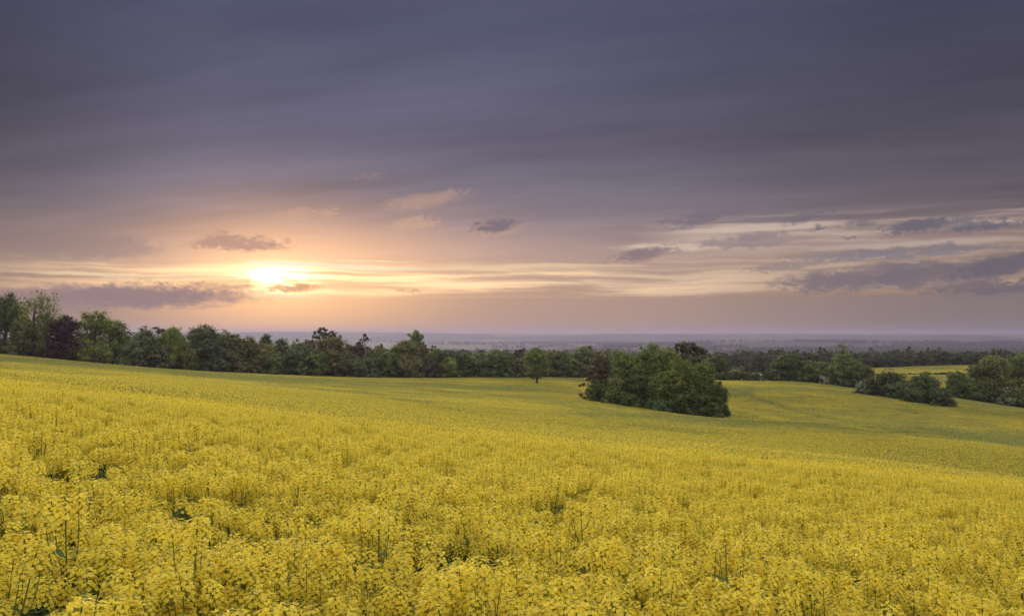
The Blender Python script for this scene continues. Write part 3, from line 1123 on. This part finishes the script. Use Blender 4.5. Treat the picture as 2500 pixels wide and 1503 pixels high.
# name, shape, column, top row, width px, metres ahead, colour, label, category, group, extras
TREES = [
    ('tall_tree', 'round', 12, 712, 90, 272, G_DARK, 'tall dark tree at the outermost left of the field edge', 'tree', LINE, dict(hb=0.05)),
    ('tall_tree', 'round', 84, 701, 88, 268, G_MID, 'tallest tree at the left end, its thin open top showing sky between branches', 'tree', LINE, dict(hb=0.04, sparse_top=True)),
    ('broadleaf_tree', 'full', 60, 782, 62, 264, G_GREY, 'grey green lower tree standing in front of the tallest tree', 'tree', LINE, {}),
    ('copper_beech', 'full', 155, 769, 84, 274, COPPER, 'dark purple copper leaved tree in the line of green trees', 'tree', LINE, dict(dens=1.15)),
    ('lime_tree', 'full', 232, 761, 88, 280, G_YEL, 'broad yellow green tree right beside the purple tree, leafy to the ground', 'tree', LINE, dict(dens=1.1)),
    ('broadleaf_tree', 'round', 291, 781, 58, 286, G_DARK, 'dark narrow tree with a gappy top beside the yellow green tree', 'tree', LINE, dict(hb=0.05, sparse_top=True)),
    ('broadleaf_tree', 'full', 318, 832, 52, 284, G_GREY, 'small grey green tree in the dip between the gappy dark tree and the cedar', 'tree', LINE, {}),
    ('broadleaf_tree', 'full', 358, 796, 66, 293, G_GREY, 'grey green rounded tree just left of the small flat cedar top', 'tree', LINE, {}),
    ('cedar', 'plates', 388, 795, 42, 304, PINE, 'dark cedar top with flat plates peeping over the left trees', 'tree', LINE, dict(hb=0.5)),
    ('willow', 'weep', 424, 799, 66, 297, G_YEL, 'bright green weeping tree with hanging sprays right of the cedar top', 'tree', LINE, {}),
    ('broadleaf_tree', 'full', 398, 842, 48, 292, G_GREY, 'greyish tree filling the foot of the line below the cedar top', 'tree', LINE, {}),
    ('broadleaf_tree', 'full', 458, 838, 48, 298, G_OLIVE, 'olive brown small tree between the weeping tree and the dark round tree', 'tree', LINE, {}),
    ('broadleaf_tree', 'round', 500, 792, 70, 310, G_DARK, 'dark round headed tree rising above its neighbours, right of the weeping tree', 'tree', LINE, dict(hb=0.05)),
    ('broadleaf_tree', 'full', 516, 828, 60, 304, G_BLUE, 'blue green lower tree in front of the dark round headed tree', 'tree', LINE, {}),
    ('broadleaf_tree', 'full', 547, 806, 52, 316, G_OLIVE, 'olive tree stepping down right of the dark round headed tree', 'tree', LINE, {}),
    ('broadleaf_tree', 'full', 574, 813, 48, 318, G_OLIVE, 'slim olive tree left of the gap under the hill ridge', 'tree', LINE, dict(hb=0.03)),
    ('broadleaf_tree', 'full', 556, 852, 56, 311, BROWN, 'brownish low tree at the foot of the olive trees', 'tree', LINE, {}),
    ('broadleaf_tree', 'full', 606, 822, 56, 322, G_OLIVE, 'rounded olive tree with a paler top below the hill ridge', 'tree', LINE, {}),
    ('broadleaf_tree', 'round', 650, 815, 36, 346, G_DARK, 'small dark round crown showing above the olive trees', 'tree', LINE, dict(hb=0.1)),
    ('broadleaf_tree', 'full', 643, 838, 62, 326, G_OLIVE, 'broad olive tree below the small dark round crown', 'tree', LINE, {}),
    ('broadleaf_tree', 'full', 687, 829, 52, 330, G_GREY, 'grey olive tree left of the tall ragged grey green tree', 'tree', LINE, {}),
    ('broadleaf_tree', 'full', 672, 862, 50, 324, G_MID, 'low green tree with bright leaf tips at the foot of the line', 'tree', LINE, {}),
    ('broadleaf_tree', 'full', 726, 830, 62, 331, G_GREY, 'ragged grey green tree just left of the red brown crown', 'tree', LINE, {}),
    ('broadleaf_tree', 'round', 752, 829, 42, 346, RUST, 'red brown crown half hidden left of the two pines', 'tree', LINE, dict(hb=0.1)),
    ('pine_tree', 'plates', 782, 800, 52, 352, PINE, 'taller of the two neighbouring pines with flat layered tops', 'tree', LINE, dict(bark=None, hb=0.42, dens=1.2)),
    ('pine_tree', 'plates', 815, 807, 40, 354, PINE, 'smaller right hand pine of the neighbouring pair', 'tree', LINE, dict(hb=0.48, dens=1.2)),
    ('broadleaf_tree', 'dome', 808, 822, 74, 336, G_OLIVE, 'smooth domed olive tree in front of the two pines', 'tree', LINE, dict(dens=1.2)),
    ('broadleaf_tree', 'full', 765, 856, 60, 330, G_MID, 'green tree at the foot of the line below the taller pine', 'tree', LINE, {}),
    ('broadleaf_tree', 'full', 845, 834, 46, 352, G_GREY, 'pale rounded crown behind, between the domed tree and the umbrella pine', 'tree', LINE, {}),
    ('broadleaf_tree', 'full', 850, 858, 50, 333, BROWN, 'brownish tree between the domed tree and the umbrella pine', 'tree', LINE, {}),
    ('broadleaf_tree', 'full', 878, 838, 50, 348, PINE, 'dark brownish crown behind the umbrella pine', 'tree', LINE, {}),
    ('umbrella_pine', 'plates', 891, 816, 32, 334, PINE, 'lone umbrella pine with a pale bare trunk and layered top', 'tree', LINE, dict(hb=0.60, bark=MAT_REDBARK, dens=1.3)),
    ('broadleaf_tree', 'full', 893, 872, 60, 330, G_BLUE, 'dark green tree hiding the foot of the umbrella pine', 'tree', LINE, {}),
    ('spruce_tree', 'cone', 932, 836, 16, 352, PINE, 'small dark pointed conifer right of the umbrella pine', 'tree', LINE, {}),
    ('broadleaf_tree', 'full', 918, 846, 54, 344, G_OLIVE, 'olive crown right behind the umbrella pine', 'tree', LINE, {}),
    ('broadleaf_tree', 'full', 940, 858, 66, 335, G_MID, 'mid green full tree right of the umbrella pine', 'tree', LINE, {}),
    ('spruce_tree', 'cone', 964, 836, 14, 354, PINE, 'thin dark spire left of the tall lollipop shaped tree', 'tree', LINE, {}),
    ('broadleaf_tree', 'full', 975, 842, 52, 346, G_YEL, 'yellow green crown left of the tall lollipop shaped tree', 'tree', LINE, {}),
    ('lollipop_tree', 'round', 1016, 808, 30, 362, G_MID, 'tall lollipop shaped tree standing out above the centre of the line', 'tree', LINE, dict(hb=0.62, dens=1.1)),
    ('broadleaf_tree', 'full', 1018, 834, 46, 360, G_MID, 'green crown under the round head of the lollipop shaped tree', 'tree', LINE, {}),
    ('broadleaf_tree', 'dome', 1003, 831, 70, 342, G_OLIVE, 'pale olive broad tree with sloping shoulders below the lollipop shaped tree', 'tree', LINE, dict(dens=1.2)),
    ('broadleaf_tree', 'full', 1035, 834, 24, 356, BROWN, 'small brown crown tucked right of the lollipop shaped tree', 'tree', LINE, {}),
    ('cedar', 'plates', 1053, 843, 32, 358, PINE, 'small dark flat crown on the right shoulder of the pale olive tree', 'tree', LINE, dict(hb=0.5)),
    ('broadleaf_tree', 'full', 995, 868, 64, 335, BROWN, 'brown green tree at the foot of the pale olive tree', 'tree', LINE, {}),
    ('broadleaf_tree', 'full', 1066, 851, 44, 350, G_YEL, 'bright green crown right of the small dark flat crown', 'tree', LINE, {}),
    ('broadleaf_tree', 'full', 1084, 857, 36, 346, G_DARK, 'dark green rounded crown right of the bright green crown', 'tree', LINE, {}),
    ('broadleaf_tree', 'full', 1052, 874, 60, 338, PINE, 'dark brownish low tree near the middle of the line', 'tree', LINE, {}),
    ('broadleaf_tree', 'full', 1096, 874, 44, 338, G_YEL, 'light green small tree in front of the dark rounded crown', 'tree', LINE, {}),
    ('broadleaf_tree', 'full', 1132, 864, 50, 344, G_DARK, 'dark green tree right of the light green small tree', 'tree', LINE, {}),
    ('broadleaf_tree', 'full', 1168, 861, 54, 346, G_GREY, 'grey brown tree left of the mid green tree beside the gap of light', 'tree', LINE, {}),
    ('broadleaf_tree', 'full', 1208, 856, 60, 347, G_MID, 'mid green broad tree left of the dark flat cedar', 'tree', LINE, {}),
    ('broadleaf_tree', 'full', 1238, 866, 44, 346, G_DARK, 'dark tree just left of the dark flat cedar', 'tree', LINE, {}),
    ('cedar', 'plates', 1268, 854, 44, 356, PINE, 'dark brown flat topped cedar behind the lone field tree', 'tree', LINE, dict(hb=0.45)),
    ('broadleaf_tree', 'full', 1262, 872, 44, 347, BROWN, 'brown olive tree below the dark flat cedar', 'tree', LINE, {}),
    ('broadleaf_tree', 'full', 1342, 860, 44, 354, G_OLIVE, 'olive crown showing right behind the lone field tree', 'tree', LINE, {}),
    ('broadleaf_tree', 'full', 1366, 859, 44, 352, G_DARK, 'dark green upright tree right of the lone field tree', 'tree', LINE, {}),
    ('broadleaf_tree', 'full', 1392, 872, 44, 352, G_MID, 'green tree between the upright dark tree and the clump', 'tree', LINE, {}),
    ('broadleaf_tree', 'dome', 1430, 845, 76, 362, G_GREY, 'broad grey olive tree rising behind the left end of the clump', 'tree', LINE, {}),
    ('broadleaf_tree', 'full', 1490, 850, 70, 372, G_GREY, 'grey tree largely hidden behind the clump', 'tree', LINE, {}),
    ('oak_tree', 'round', 1310, 849, 72, 290, G_MID, 'lone green tree with a short trunk standing out in the field', 'tree', None, dict(hb=0.13, dens=1.2)),
    # the clump
    ('cedar', 'cedar', 1462, 861, 86, 203, RUST, 'rusty brown layered conifer at the left end of the clump', 'tree', CLUMP, dict(hb=0.10, dens=1.3)),
    ('broadleaf_tree', 'full', 1464, 925, 60, 200, G_DARK, 'dark bush at the left foot of the clump under the brown conifer', 'bush', CLUMP, {}),
    ('ash_tree', 'full', 1525, 860, 84, 201, G_MID, 'light green tree in the clump next to the brown conifer', 'tree', CLUMP, dict(dens=1.1)),
    ('ash_tree', 'dome', 1580, 842, 104, 203, G_MID, 'tall green tree in the middle of the clump', 'tree', CLUMP, dict(dens=1.1)),
    ('ash_tree', 'full', 1630, 846, 74, 204, G_PALE, 'pale green crown just left of the dark pine of the clump', 'tree', CLUMP, {}),
    ('pine_tree', 'plates', 1676, 837, 88, 212, PINE, 'dark flat topped pine rising out of the back of the clump', 'tree', CLUMP, dict(hb=0.60, dens=1.6)),
    ('ash_tree', 'dome', 1664, 872, 104, 189, G_YEL, 'brightest green tree at the front right of the clump', 'tree', CLUMP, dict(dens=1.15, hb=0.03)),
    ('ash_tree', 'full', 1718, 884, 82, 189, G_MID, 'green tree at the right shoulder of the clump', 'tree', CLUMP, dict(dens=1.1)),
    ('ivy_tree', 'full', 1738, 928, 60, 187, G_DARK, 'dark ivy green tree at the right end of the clump', 'tree', CLUMP, dict(dens=1.1)),
    ('elder_bush', 'shrub', 1766, 950, 26, 188, G_GREY, 'small pale leafy bush leaning out at the right end of the clump', 'bush', CLUMP, dict(dens=0.6)),
    ('hazel_bush', 'full', 1508, 922, 70, 196, G_MID, 'green bush in front of the light green tree', 'bush', CLUMP, {}),
    ('hazel_bush', 'full', 1560, 915, 84, 193.5, G_DARK, 'dark bush at the front of the clump below its middle', 'bush', CLUMP, {}),
    ('hazel_bush', 'full', 1614, 908, 84, 191, G_MID, 'green bush at the front of the clump left of the brightest tree', 'bush', CLUMP, {}),
    ('hazel_bush', 'full', 1682, 945, 90, 185.5, G_DARK, 'dark bush at the foot of the brightest green tree', 'bush', CLUMP, {}),
    ('bramble_bush', 'shrub', 1738, 982, 52, 184, G_DARK, 'low dark scrub at the right foot of the clump', 'bush', CLUMP, {}),
    ('bramble_bush', 'shrub', 1540, 962, 74, 191.5, G_DARK, 'low dark scrub along the front edge left of the clump middle', 'bush', CLUMP, {}),
    ('bramble_bush', 'shrub', 1608, 972, 80, 187.5, G_BLUE, 'low scrub along the front edge right of the clump middle', 'bush', CLUMP, {}),
    # hedgerow to the right of the clump
    ('broadleaf_tree', 'full', 1752, 868, 50, 372, G_DARK, 'dark round tree just right behind the clump', 'tree', ROW, {}),
    ('hawthorn_bush', 'full', 1798, 900, 46, 376, G_GREY, 'greyish bush with a few white blossoms right of the dark round tree', 'bush', ROW, dict(blossom=0.03)),
    ('cedar', 'cedar', 1851, 870, 52, 374, PINE, 'dark spreading conifer with layered boughs in the hedgerow', 'tree', ROW, dict(dens=1.2)),
    ('hawthorn_bush', 'shrub', 1846, 907, 40, 369, G_GREY, 'low bush with a white blossom cap below the dark spreading conifer', 'bush', ROW, dict(blossom=0.10)),
    ('broadleaf_tree', 'full', 1922, 865, 80, 371, G_DARK, 'big dark green tree in the middle of the hedgerow', 'tree', ROW, dict(dens=1.1)),
    ('broadleaf_tree', 'full', 1886, 898, 46, 369, G_DARK, 'dark bush at the left foot of the big dark tree', 'bush', ROW, {}),
    ('broadleaf_tree', 'full', 1984, 882, 62, 369, G_MID, 'mid green tree right of the big dark tree', 'tree', ROW, {}),
    ('broadleaf_tree', 'full', 2022, 885, 44, 368, G_GREY, 'grey green crown left of the tall conical tree', 'tree', ROW, {}),
    ('hawthorn_bush', 'shrub', 2013, 912, 32, 361, G_GREY, 'hawthorn bush white with blossom left of the conical tree', 'bush', ROW, dict(blossom=0.45)),
    ('hawthorn_bush', 'shrub', 1978, 915, 30, 365, G_DARK, 'low dark bush left of the blossoming hawthorn', 'bush', ROW, dict(blossom=0.03)),
    ('conical_tree', 'cone', 2057, 831, 68, 360, G_MID, 'tall conical evergreen towering over the hedgerow', 'tree', ROW, dict(dens=1.3, hb=0.02)),
    ('broadleaf_tree', 'full', 2096, 890, 76, 352, G_DARK, 'broad dark tree at the right foot of the conical evergreen', 'tree', ROW, {}),
    # thicket in the field
    ('hawthorn_bush', 'shrub', 2108, 932, 58, 287, G_GREY, 'silvery bush with pale blossom at the left end of the thicket', 'bush', THICK, dict(blossom=0.06)),
    ('thicket_bush', 'full', 2158, 908, 82, 282, G_DARK, 'tall dark bush left in the thicket', 'bush', THICK, {}),
    ('thicket_bush', 'full', 2200, 930, 66, 276, G_BLUE, 'lower bush in the saddle between the two tall thicket bushes', 'bush', THICK, {}),
    ('thicket_bush', 'full', 2256, 911, 72, 275, G_DARK, 'tall dark bush right in the thicket', 'bush', THICK, {}),
    ('thicket_bush', 'shrub', 2292, 948, 62, 263, G_DARK, 'low rounded dark bush at the right end of the thicket', 'bush', THICK, {}),
    ('thicket_bush', 'shrub', 2232, 948, 70, 269, G_DARK, 'low dark bush at the front of the thicket', 'bush', THICK, {}),
    # right end
    ('broadleaf_tree', 'full', 2338, 906, 66, 336, G_MID, 'green tree directly right of the thicket', 'tree', EAST, {}),
    ('broadleaf_tree', 'full', 2382, 885, 66, 338, G_MID, 'green tree stepping up towards the big drooping tree', 'tree', EAST, {}),
    ('broadleaf_tree', 'dome', 2424, 868, 92, 334, G_OLIVE, 'big drooping round tree at the right end of the field edge', 'tree', EAST, dict(dens=1.2)),
    ('broadleaf_tree', 'full', 2362, 930, 80, 333, G_DARK, 'dark low bush in front of the trees stepping up', 'bush', EAST, {}),
    ('hawthorn_bush', 'shrub', 2444, 945, 42, 327, G_GREY, 'bush with sparse white blossom at the foot of the big drooping tree', 'bush', EAST, dict(blossom=0.03)),
    ('broadleaf_tree', 'full', 2482, 862, 90, 338, G_MID, 'green tree at the outermost right of the field edge', 'tree', EAST, {}),
]
for k, (nm_, sh_, px_, tp_, w_, yy_, col_, lab_, cat_, grp_, ex_) in enumerate(TREES):
    rr_ = np.random.default_rng(900 + k)
    c3 = tuple(float(q * f_) for q, f_ in zip(col_, rr_.uniform(0.88, 1.14) * rr_.uniform(0.94, 1.06, 3)))
    c3 = tuple(q * (1.42 if grp_ == CLUMP or grp_ is None else 1.36) for q in c3)
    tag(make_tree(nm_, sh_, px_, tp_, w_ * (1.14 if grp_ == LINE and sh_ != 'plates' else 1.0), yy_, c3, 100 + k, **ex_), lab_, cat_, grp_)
    if grp_ in (CLUMP, THICK) or grp_ is None:
        KEEP_OUT.append(((px_ - 1250.0) / F * yy_, yy_, max(0.35 if grp_ is None else w_ / F * yy_ * 0.36, 0.35)))

# ================================================================== woods and hedges of the valley
r_ = np.random.default_rng(77)
wood_col = bpy.data.collections.new('wood_samples')
wood_cols = [G_DARK, G_MID, G_OLIVE, G_GREY, G_BLUE, G_YEL, PINE]
for i in range(7):
    shp = 'cone' if i == 6 else ('dome' if i % 2 else 'full')
    c, r = envelope_lobes(r_, shp, 1.0, 0.42 if shp == 'cone' else 0.85, 0.0, 8)
    q, tint = leaf_soup(r_, np.array(c), np.array(r), 620, 0.085, clump=0.34)
    q[:, :, 2] = np.maximum(q[:, :, 2], 0.0)
    m = material('wood_leaf')
    t = attr('tint')
    rd = V(obj_info().outputs['Random'])
    cl = mixc(t, scalec(wood_cols[i], 0.65), scalec(wood_cols[i], 1.4))
    cl = mixc(rd * 0.5, cl, scalec(cl, 0.55))
    finish(m, translucent_mix(cl, 0.25, 0.6, 0.2))
    me = Soup().add(q, 0, tint).mesh('wood_sample_%02d' % i, [m])
    wood_col.objects.link(bpy.data.objects.new('wood_sample_%02d' % i, me))


def wood_points(rng, px0, px1, y0, y1, n, hmin, hmax, conifer=0.08):
    y = rng.uniform(y0, y1, n)
    px = rng.uniform(px0, px1, n)
    x = (px - 1250.0) / F * y
    h = np.clip(rng.uniform(hmin, hmax, n) * (1.0 + 0.35 * fbm(x / 45.0, y / 45.0, 71, 2)), hmin * 0.7, hmax * 1.3)
    z = ground_z(x, y)
    pick = np.where(rng.uniform(size=n) < conifer, 6, rng.integers(0, 6, n))
    return np.stack([x, y, z - 0.3], 1), pick, h


def plant_wood(name, label, parts):
    P, K, Hh = zip(*parts)
    P, K, Hh = np.concatenate(P), np.concatenate(K), np.concatenate(Hh)
    rng = np.random.default_rng(len(P))
    turn = np.zeros((len(P), 3)); turn[:, 2] = rng.uniform(0, 6.28, len(P))
    wd = Hh * rng.uniform(0.9, 1.35, len(P))
    return tag(scatter(name, wood_col, P, K, turn, np.stack([wd, wd, Hh], 1)), label, 'woodland', kind='stuff')


plant_wood('woodland', 'dense woodland behind the line of trees', [
    wood_points(r_, -150, 560, 310, 480, 130, 7, 11), wood_points(r_, 560, 1450, 368, 470, 160, 5, 8.5),
    wood_points(r_, 900, 1760, 480, 640, 300, 6, 10), wood_points(r_, 500, 1760, 660, 860, 600, 8, 12, 0.14),
    wood_points(r_, 1700, 2120, 420, 520, 90, 4, 6.5)])
# undergrowth closing the foot of the tree line
ug = []
for pxu in np.arange(-200, 1480, 3.2):
    a_ = math.atan((pxu - 1250.0) / F)
    yu = float(np.interp(a_, EDGE_A, EDGE_Y)) + r_.uniform(2.0, 9.0)
    ug.append(((pxu - 1250.0) / F * yu, yu))
for pxu in np.arange(1740, 2120, 3.2):
    a_ = math.atan((pxu - 1250.0) / F)
    yu = float(np.interp(a_, EDGE_A, EDGE_Y)) + r_.uniform(2.0, 9.0)
    ug.append(((pxu - 1250.0) / F * yu, yu))
for pxu in np.arange(2325, 2560, 3.2):
    a_ = math.atan((pxu - 1250.0) / F)
    yu = float(np.interp(a_, EDGE_A, EDGE_Y)) + r_.uniform(2.0, 9.0)
    ug.append(((pxu - 1250.0) / F * yu, yu))
ug = np.array(ug)
plant_wood('undergrowth', 'tangled undergrowth along the foot of the field edge trees', [
    (np.stack([ug[:, 0], ug[:, 1], ground_z(ug[:, 0], ug[:, 1]) - 0.2], 1), r_.integers(0, 6, len(ug)), r_.uniform(2.0, 4.6, len(ug)))])
plant_wood('distant_wood', 'dark belt of distant wood behind the small far field', [
    wood_points(r_, 2040, 2560, 620, 690, 210, 8, 12), wood_points(r_, 1700, 2560, 690, 860, 420, 8, 13)])
hp = []
for k in range(90):
    y0 = 2300 * (7600 / 2300) ** r_.uniform()
    pxa = r_.uniform(900, 2500)
    n = int(r_.uniform(25, 70))
    ln = r_.uniform(60, 420)
    hp.append(wood_points(r_, pxa, pxa + ln, y0, y0 + r_.uniform(20, 120), n, 9, 17, 0.05))
for k in range(60):
    y0 = 2200 * (6500 / 2200) ** r_.uniform()
    pxa = r_.uniform(1400, 2480)
    hp.append(wood_points(r_, pxa, pxa + r_.uniform(40, 160), y0, y0 + 350, 110, 10, 18, 0.1))
hp.append(wood_points(r_, 1912, 1962, 2700, 2760, 14, 22, 30, 0.7))
plant_wood('valley_hedges', 'hazy hedges and copses across the valley', hp)

# small things on and by the far field
for k, (px_, tp_, w_, yy_, lab_) in enumerate([
        (2160, 902, 14, 570, 'left of the two tiny bushes out in the small far field'), (2176, 901, 18, 568, 'right of the two tiny bushes out in the small far field'),
        (2140, 914, 36, 492, 'low hedge piece left across the small far field'), (2205, 912, 40, 492, 'low hedge piece in the middle across the small far field'),
        (2250, 911, 50, 492, 'long low hedge piece across the small far field'), (2300, 910, 50, 492, 'dark low hedge piece right across the small far field')]):
    tag(make_tree('far_bush' if k < 2 else 'low_hedge', 'shrub', px_, tp_, w_, yy_, G_DARK, 700 + k, dens=0.8), lab_, 'bush' if k < 2 else 'hedge', 'bushes and hedges of the far field')
tag(make_tree('field_hedge', 'shrub', 1010, 909, 110, 342.5, G_DARK, 801), 'low green hedge strip under the trees left of the middle', 'hedge', 'low hedge under the line of trees')
tag(make_tree('field_hedge', 'shrub', 1110, 911, 110, 344.5, G_DARK, 802), 'low green hedge strip under the trees at the middle', 'hedge', 'low hedge under the line of trees')
tag(make_tree('field_hedge', 'shrub', 1205, 913, 90, 346, G_DARK, 803), 'low green hedge strip ending near the lone field tree', 'hedge', 'low hedge under the line of trees')

# ================================================================== sow the crop
r_ = np.random.default_rng(4)
# single plants: 0 .. 30 m
p = cells(-4.0, 46.0, 0.208, r_)
seam = lambda x, y: 32.0 + 2.5 * vnoise(x / 3, y / 3, 3)
p = p[(np.hypot(p[:, 0], p[:, 1]) > 1.15) & (r_.uniform(size=len(p)) > sstep(p[:, 1] - seam(p[:, 0], p[:, 1]), 0.0, 8.0) ** 0.5)]
x, y = p[:, 0], p[:, 1]
gap = fbm(x / 0.8, y / 0.8, 41, 3)
keep = (gap > -0.32) | (r_.uniform(size=len(x)) < 0.22)
x, y = x[keep], y[keep]
bl = bloom(x, y)
pick1 = np.where(r_.uniform(size=len(x)) < np.clip(bl + 0.12, 0, 1), r_.integers(0, 8, len(x)), r_.integers(8, 12, len(x)))
size1 = (1.0 + 0.045 * fbm(x / 0.7, y / 0.7, 17, 2) + 0.045 * fbm(x / 2.5, y / 2.5, 18, 2) + r_.normal(0, 0.072, len(x)))
tall = r_.uniform(size=len(x)) < 0.05
size1 = size1 + tall * r_.uniform(0.05, 0.17, len(x))
zone = sstep(y - seam(x, y), -1.0, 6.0)
size1 = np.where(zone > 0, np.minimum(size1, 1.06), size1) * (1.0 - 0.08 * zone)
pick1 = np.where((zone > 0.05) & (pick1 >= 8) & (r_.uniform(size=len(x)) < 0.75), r_.integers(0, 8, len(x)), pick1)
z = ground_z(x, y)
turn1 = np.stack([r_.normal(0, 0.07, len(x)), r_.normal(0, 0.07, len(x)), r_.uniform(0, 6.28, len(x))], 1)
P1 = np.stack([x, y, z], 1)
S1 = np.stack([size1] * 3, 1)
# the 300 that show largest are plants of their own
topv = P1 + np.array([0, 0, 1.0]) * (CROP * size1)[:, None]
depth = topv[:, 1] * math.cos(PITCH) + topv[:, 2] * math.sin(PITCH)
vv = (-topv[:, 1] * math.sin(PITCH) + topv[:, 2] * math.cos(PITCH)) / np.maximum(depth, 0.1)
uu = topv[:, 0] / np.maximum(depth, 0.1)
seen = (depth > 0.5) & (np.abs(uu) < 1250 / F) & (vv > -(751.5 + 25) / F)
order = np.where(seen)[0]
order = order[np.argsort(depth[order])][:300]
own = np.zeros(len(x), bool)
own[order] = True
rac_me = [s.mesh('flower_head', CROP_MATS) for s in RACEMES]
stem_me = [p_[0].mesh('stem', CROP_MATS) for p_ in PLANTS]
leaf_me = [p_[1].mesh('leaves', CROP_MATS) for p_ in PLANTS]
for i in order:
    p_ = PLANTS[pick1[i]]
    root = bpy.data.objects.new('rapeseed_plant', None)
    root.empty_display_size = 0.2
    root.location = P1[i]
    root.rotation_euler = turn1[i]
    root.scale = S1[i]
    COL.objects.link(root)
    tag(root, 'yellow flowering rapeseed plant in the nearest rows at the bottom of the picture', 'plant', 'nearest rapeseed plants')
    link('stem', stem_me[pick1[i]], root)
    link('leaves', leaf_me[pick1[i]], root)
    for (v_, tip, tz, tl, ta, sc_) in p_[2]:
        h_ = link('flower_head', rac_me[v_], root, tip)
        h_.rotation_euler = mathutils.Matrix(rotz(tz, tl, ta).tolist()).to_euler()
        h_.scale = (sc_, sc_, sc_)
P1, pick1, turn1, S1 = P1[~own], pick1[~own], turn1[~own], S1[~own]
# squares of crop, 30 .. 120 m
p = cells(28.5, 122.0, 1.0, r_, jitter=0.2)
k = free(p[:, 0], p[:, 1]) & (p[:, 1] > seam(p[:, 0], p[:, 1]) - 0.3)
x, y = p[k, 0], p[k, 1]
bl = bloom(x, y) + r_.normal(0, 0.12, len(x)) + 0.6 * (np.abs(x - 55.7) < 0.6) - 0.7 * (np.abs(x - 70.5) < 0.8)
want = (0.86 - 0.55 * sstep(y, 33.0, 60.0)) * (0.72 + 0.56 * np.clip(bl, 0, 1))
pick2 = N1 + np.abs(want[:, None] - np.array(FL2)).argmin(1)
rz = r_.integers(0, 4, len(x)) * (math.pi / 2) + r_.normal(0, 0.1, len(x))
P2 = np.stack([x, y, ground_z(x, y) + 0.05 * fbm(x / 5, y / 5, 61, 3)], 1)
T2 = slope_turn(x, y, rz)
S2 = np.ones((len(x), 3)) * r_.uniform(0.96, 1.04, (len(x), 1))
S2[:, 2] *= 0.95 + 0.05 * sstep(y, 36.0, 70.0)
# larger squares beyond, and the small far field
p = np.concatenate([cells(121.0, 374.0, 2.9, r_, jitter=0.3), cells(395.0, 615.0, 3.2, r_, jitter=0.3)])
k = (in_field(p[:, 0], p[:, 1]) | in_far_field(p[:, 0], p[:, 1])) & free(p[:, 0], p[:, 1])
x, y = p[k, 0], p[k, 1]
bl = bloom(x, y) + r_.normal(0, 0.10, len(x)) + (y > 390) * 0.2 + 0.5 * (np.abs(x - 55.7) < 1.5) - 0.6 * (np.abs(x - 70.5) < 1.6)
want = 0.28 * (0.30 + 1.40 * np.clip(bl, 0, 1))
pick3 = N2 + np.abs(want[:, None] - np.array(FL3)).argmin(1)
rz = r_.integers(0, 4, len(x)) * (math.pi / 2) + r_.normal(0, 0.08, len(x))
P3 = np.stack([x, y, ground_z(x, y) + 0.05 * fbm(x / 9, y / 9, 62, 3)], 1)
T3 = slope_turn(x, y, rz)
S3 = np.ones((len(x), 3))
crop = scatter('rapeseed_crop', crop_col, np.concatenate([P1, P2, P3]), np.concatenate([pick1, pick2, pick3]),
               np.concatenate([turn1, T2, T3]), np.concatenate([S1, S2, S3]))
tag(crop, 'yellow rapeseed crop in full flower covering the whole slope', 'crop', kind='stuff')

# ================================================================== haze over the valley
hz = bpy.data.meshes.new('haze')
hx = 12300.0
hv = [(sx_ * hx, sy_ * hx, zz) for zz in (-110.0, 41.0) for sx_, sy_ in ((-1, -1), (1, -1), (1, 1), (-1, 1))]
hz.from_pydata(hv, [], [(0, 3, 2, 1), (4, 5, 6, 7), (0, 1, 5, 4), (1, 2, 6, 5), (2, 3, 7, 6), (3, 0, 4, 7)])
m = material('haze')
pv = m.node_tree.nodes.new('ShaderNodeVolumePrincipled')
pv.inputs['Color'].default_value = (0.40, 0.38, 0.58, 1.0)
pv.inputs['Density'].default_value = 1.15e-4
pv.inputs['Anisotropy'].default_value = 0.35
mo = m.node_tree.nodes.new('ShaderNodeOutputMaterial')
m.node_tree.links.new(pv.outputs[0], mo.inputs['Volume'])
hz.materials.append(m)
tag(link('haze', hz), 'thin evening haze lying over the valley', kind='stuff')
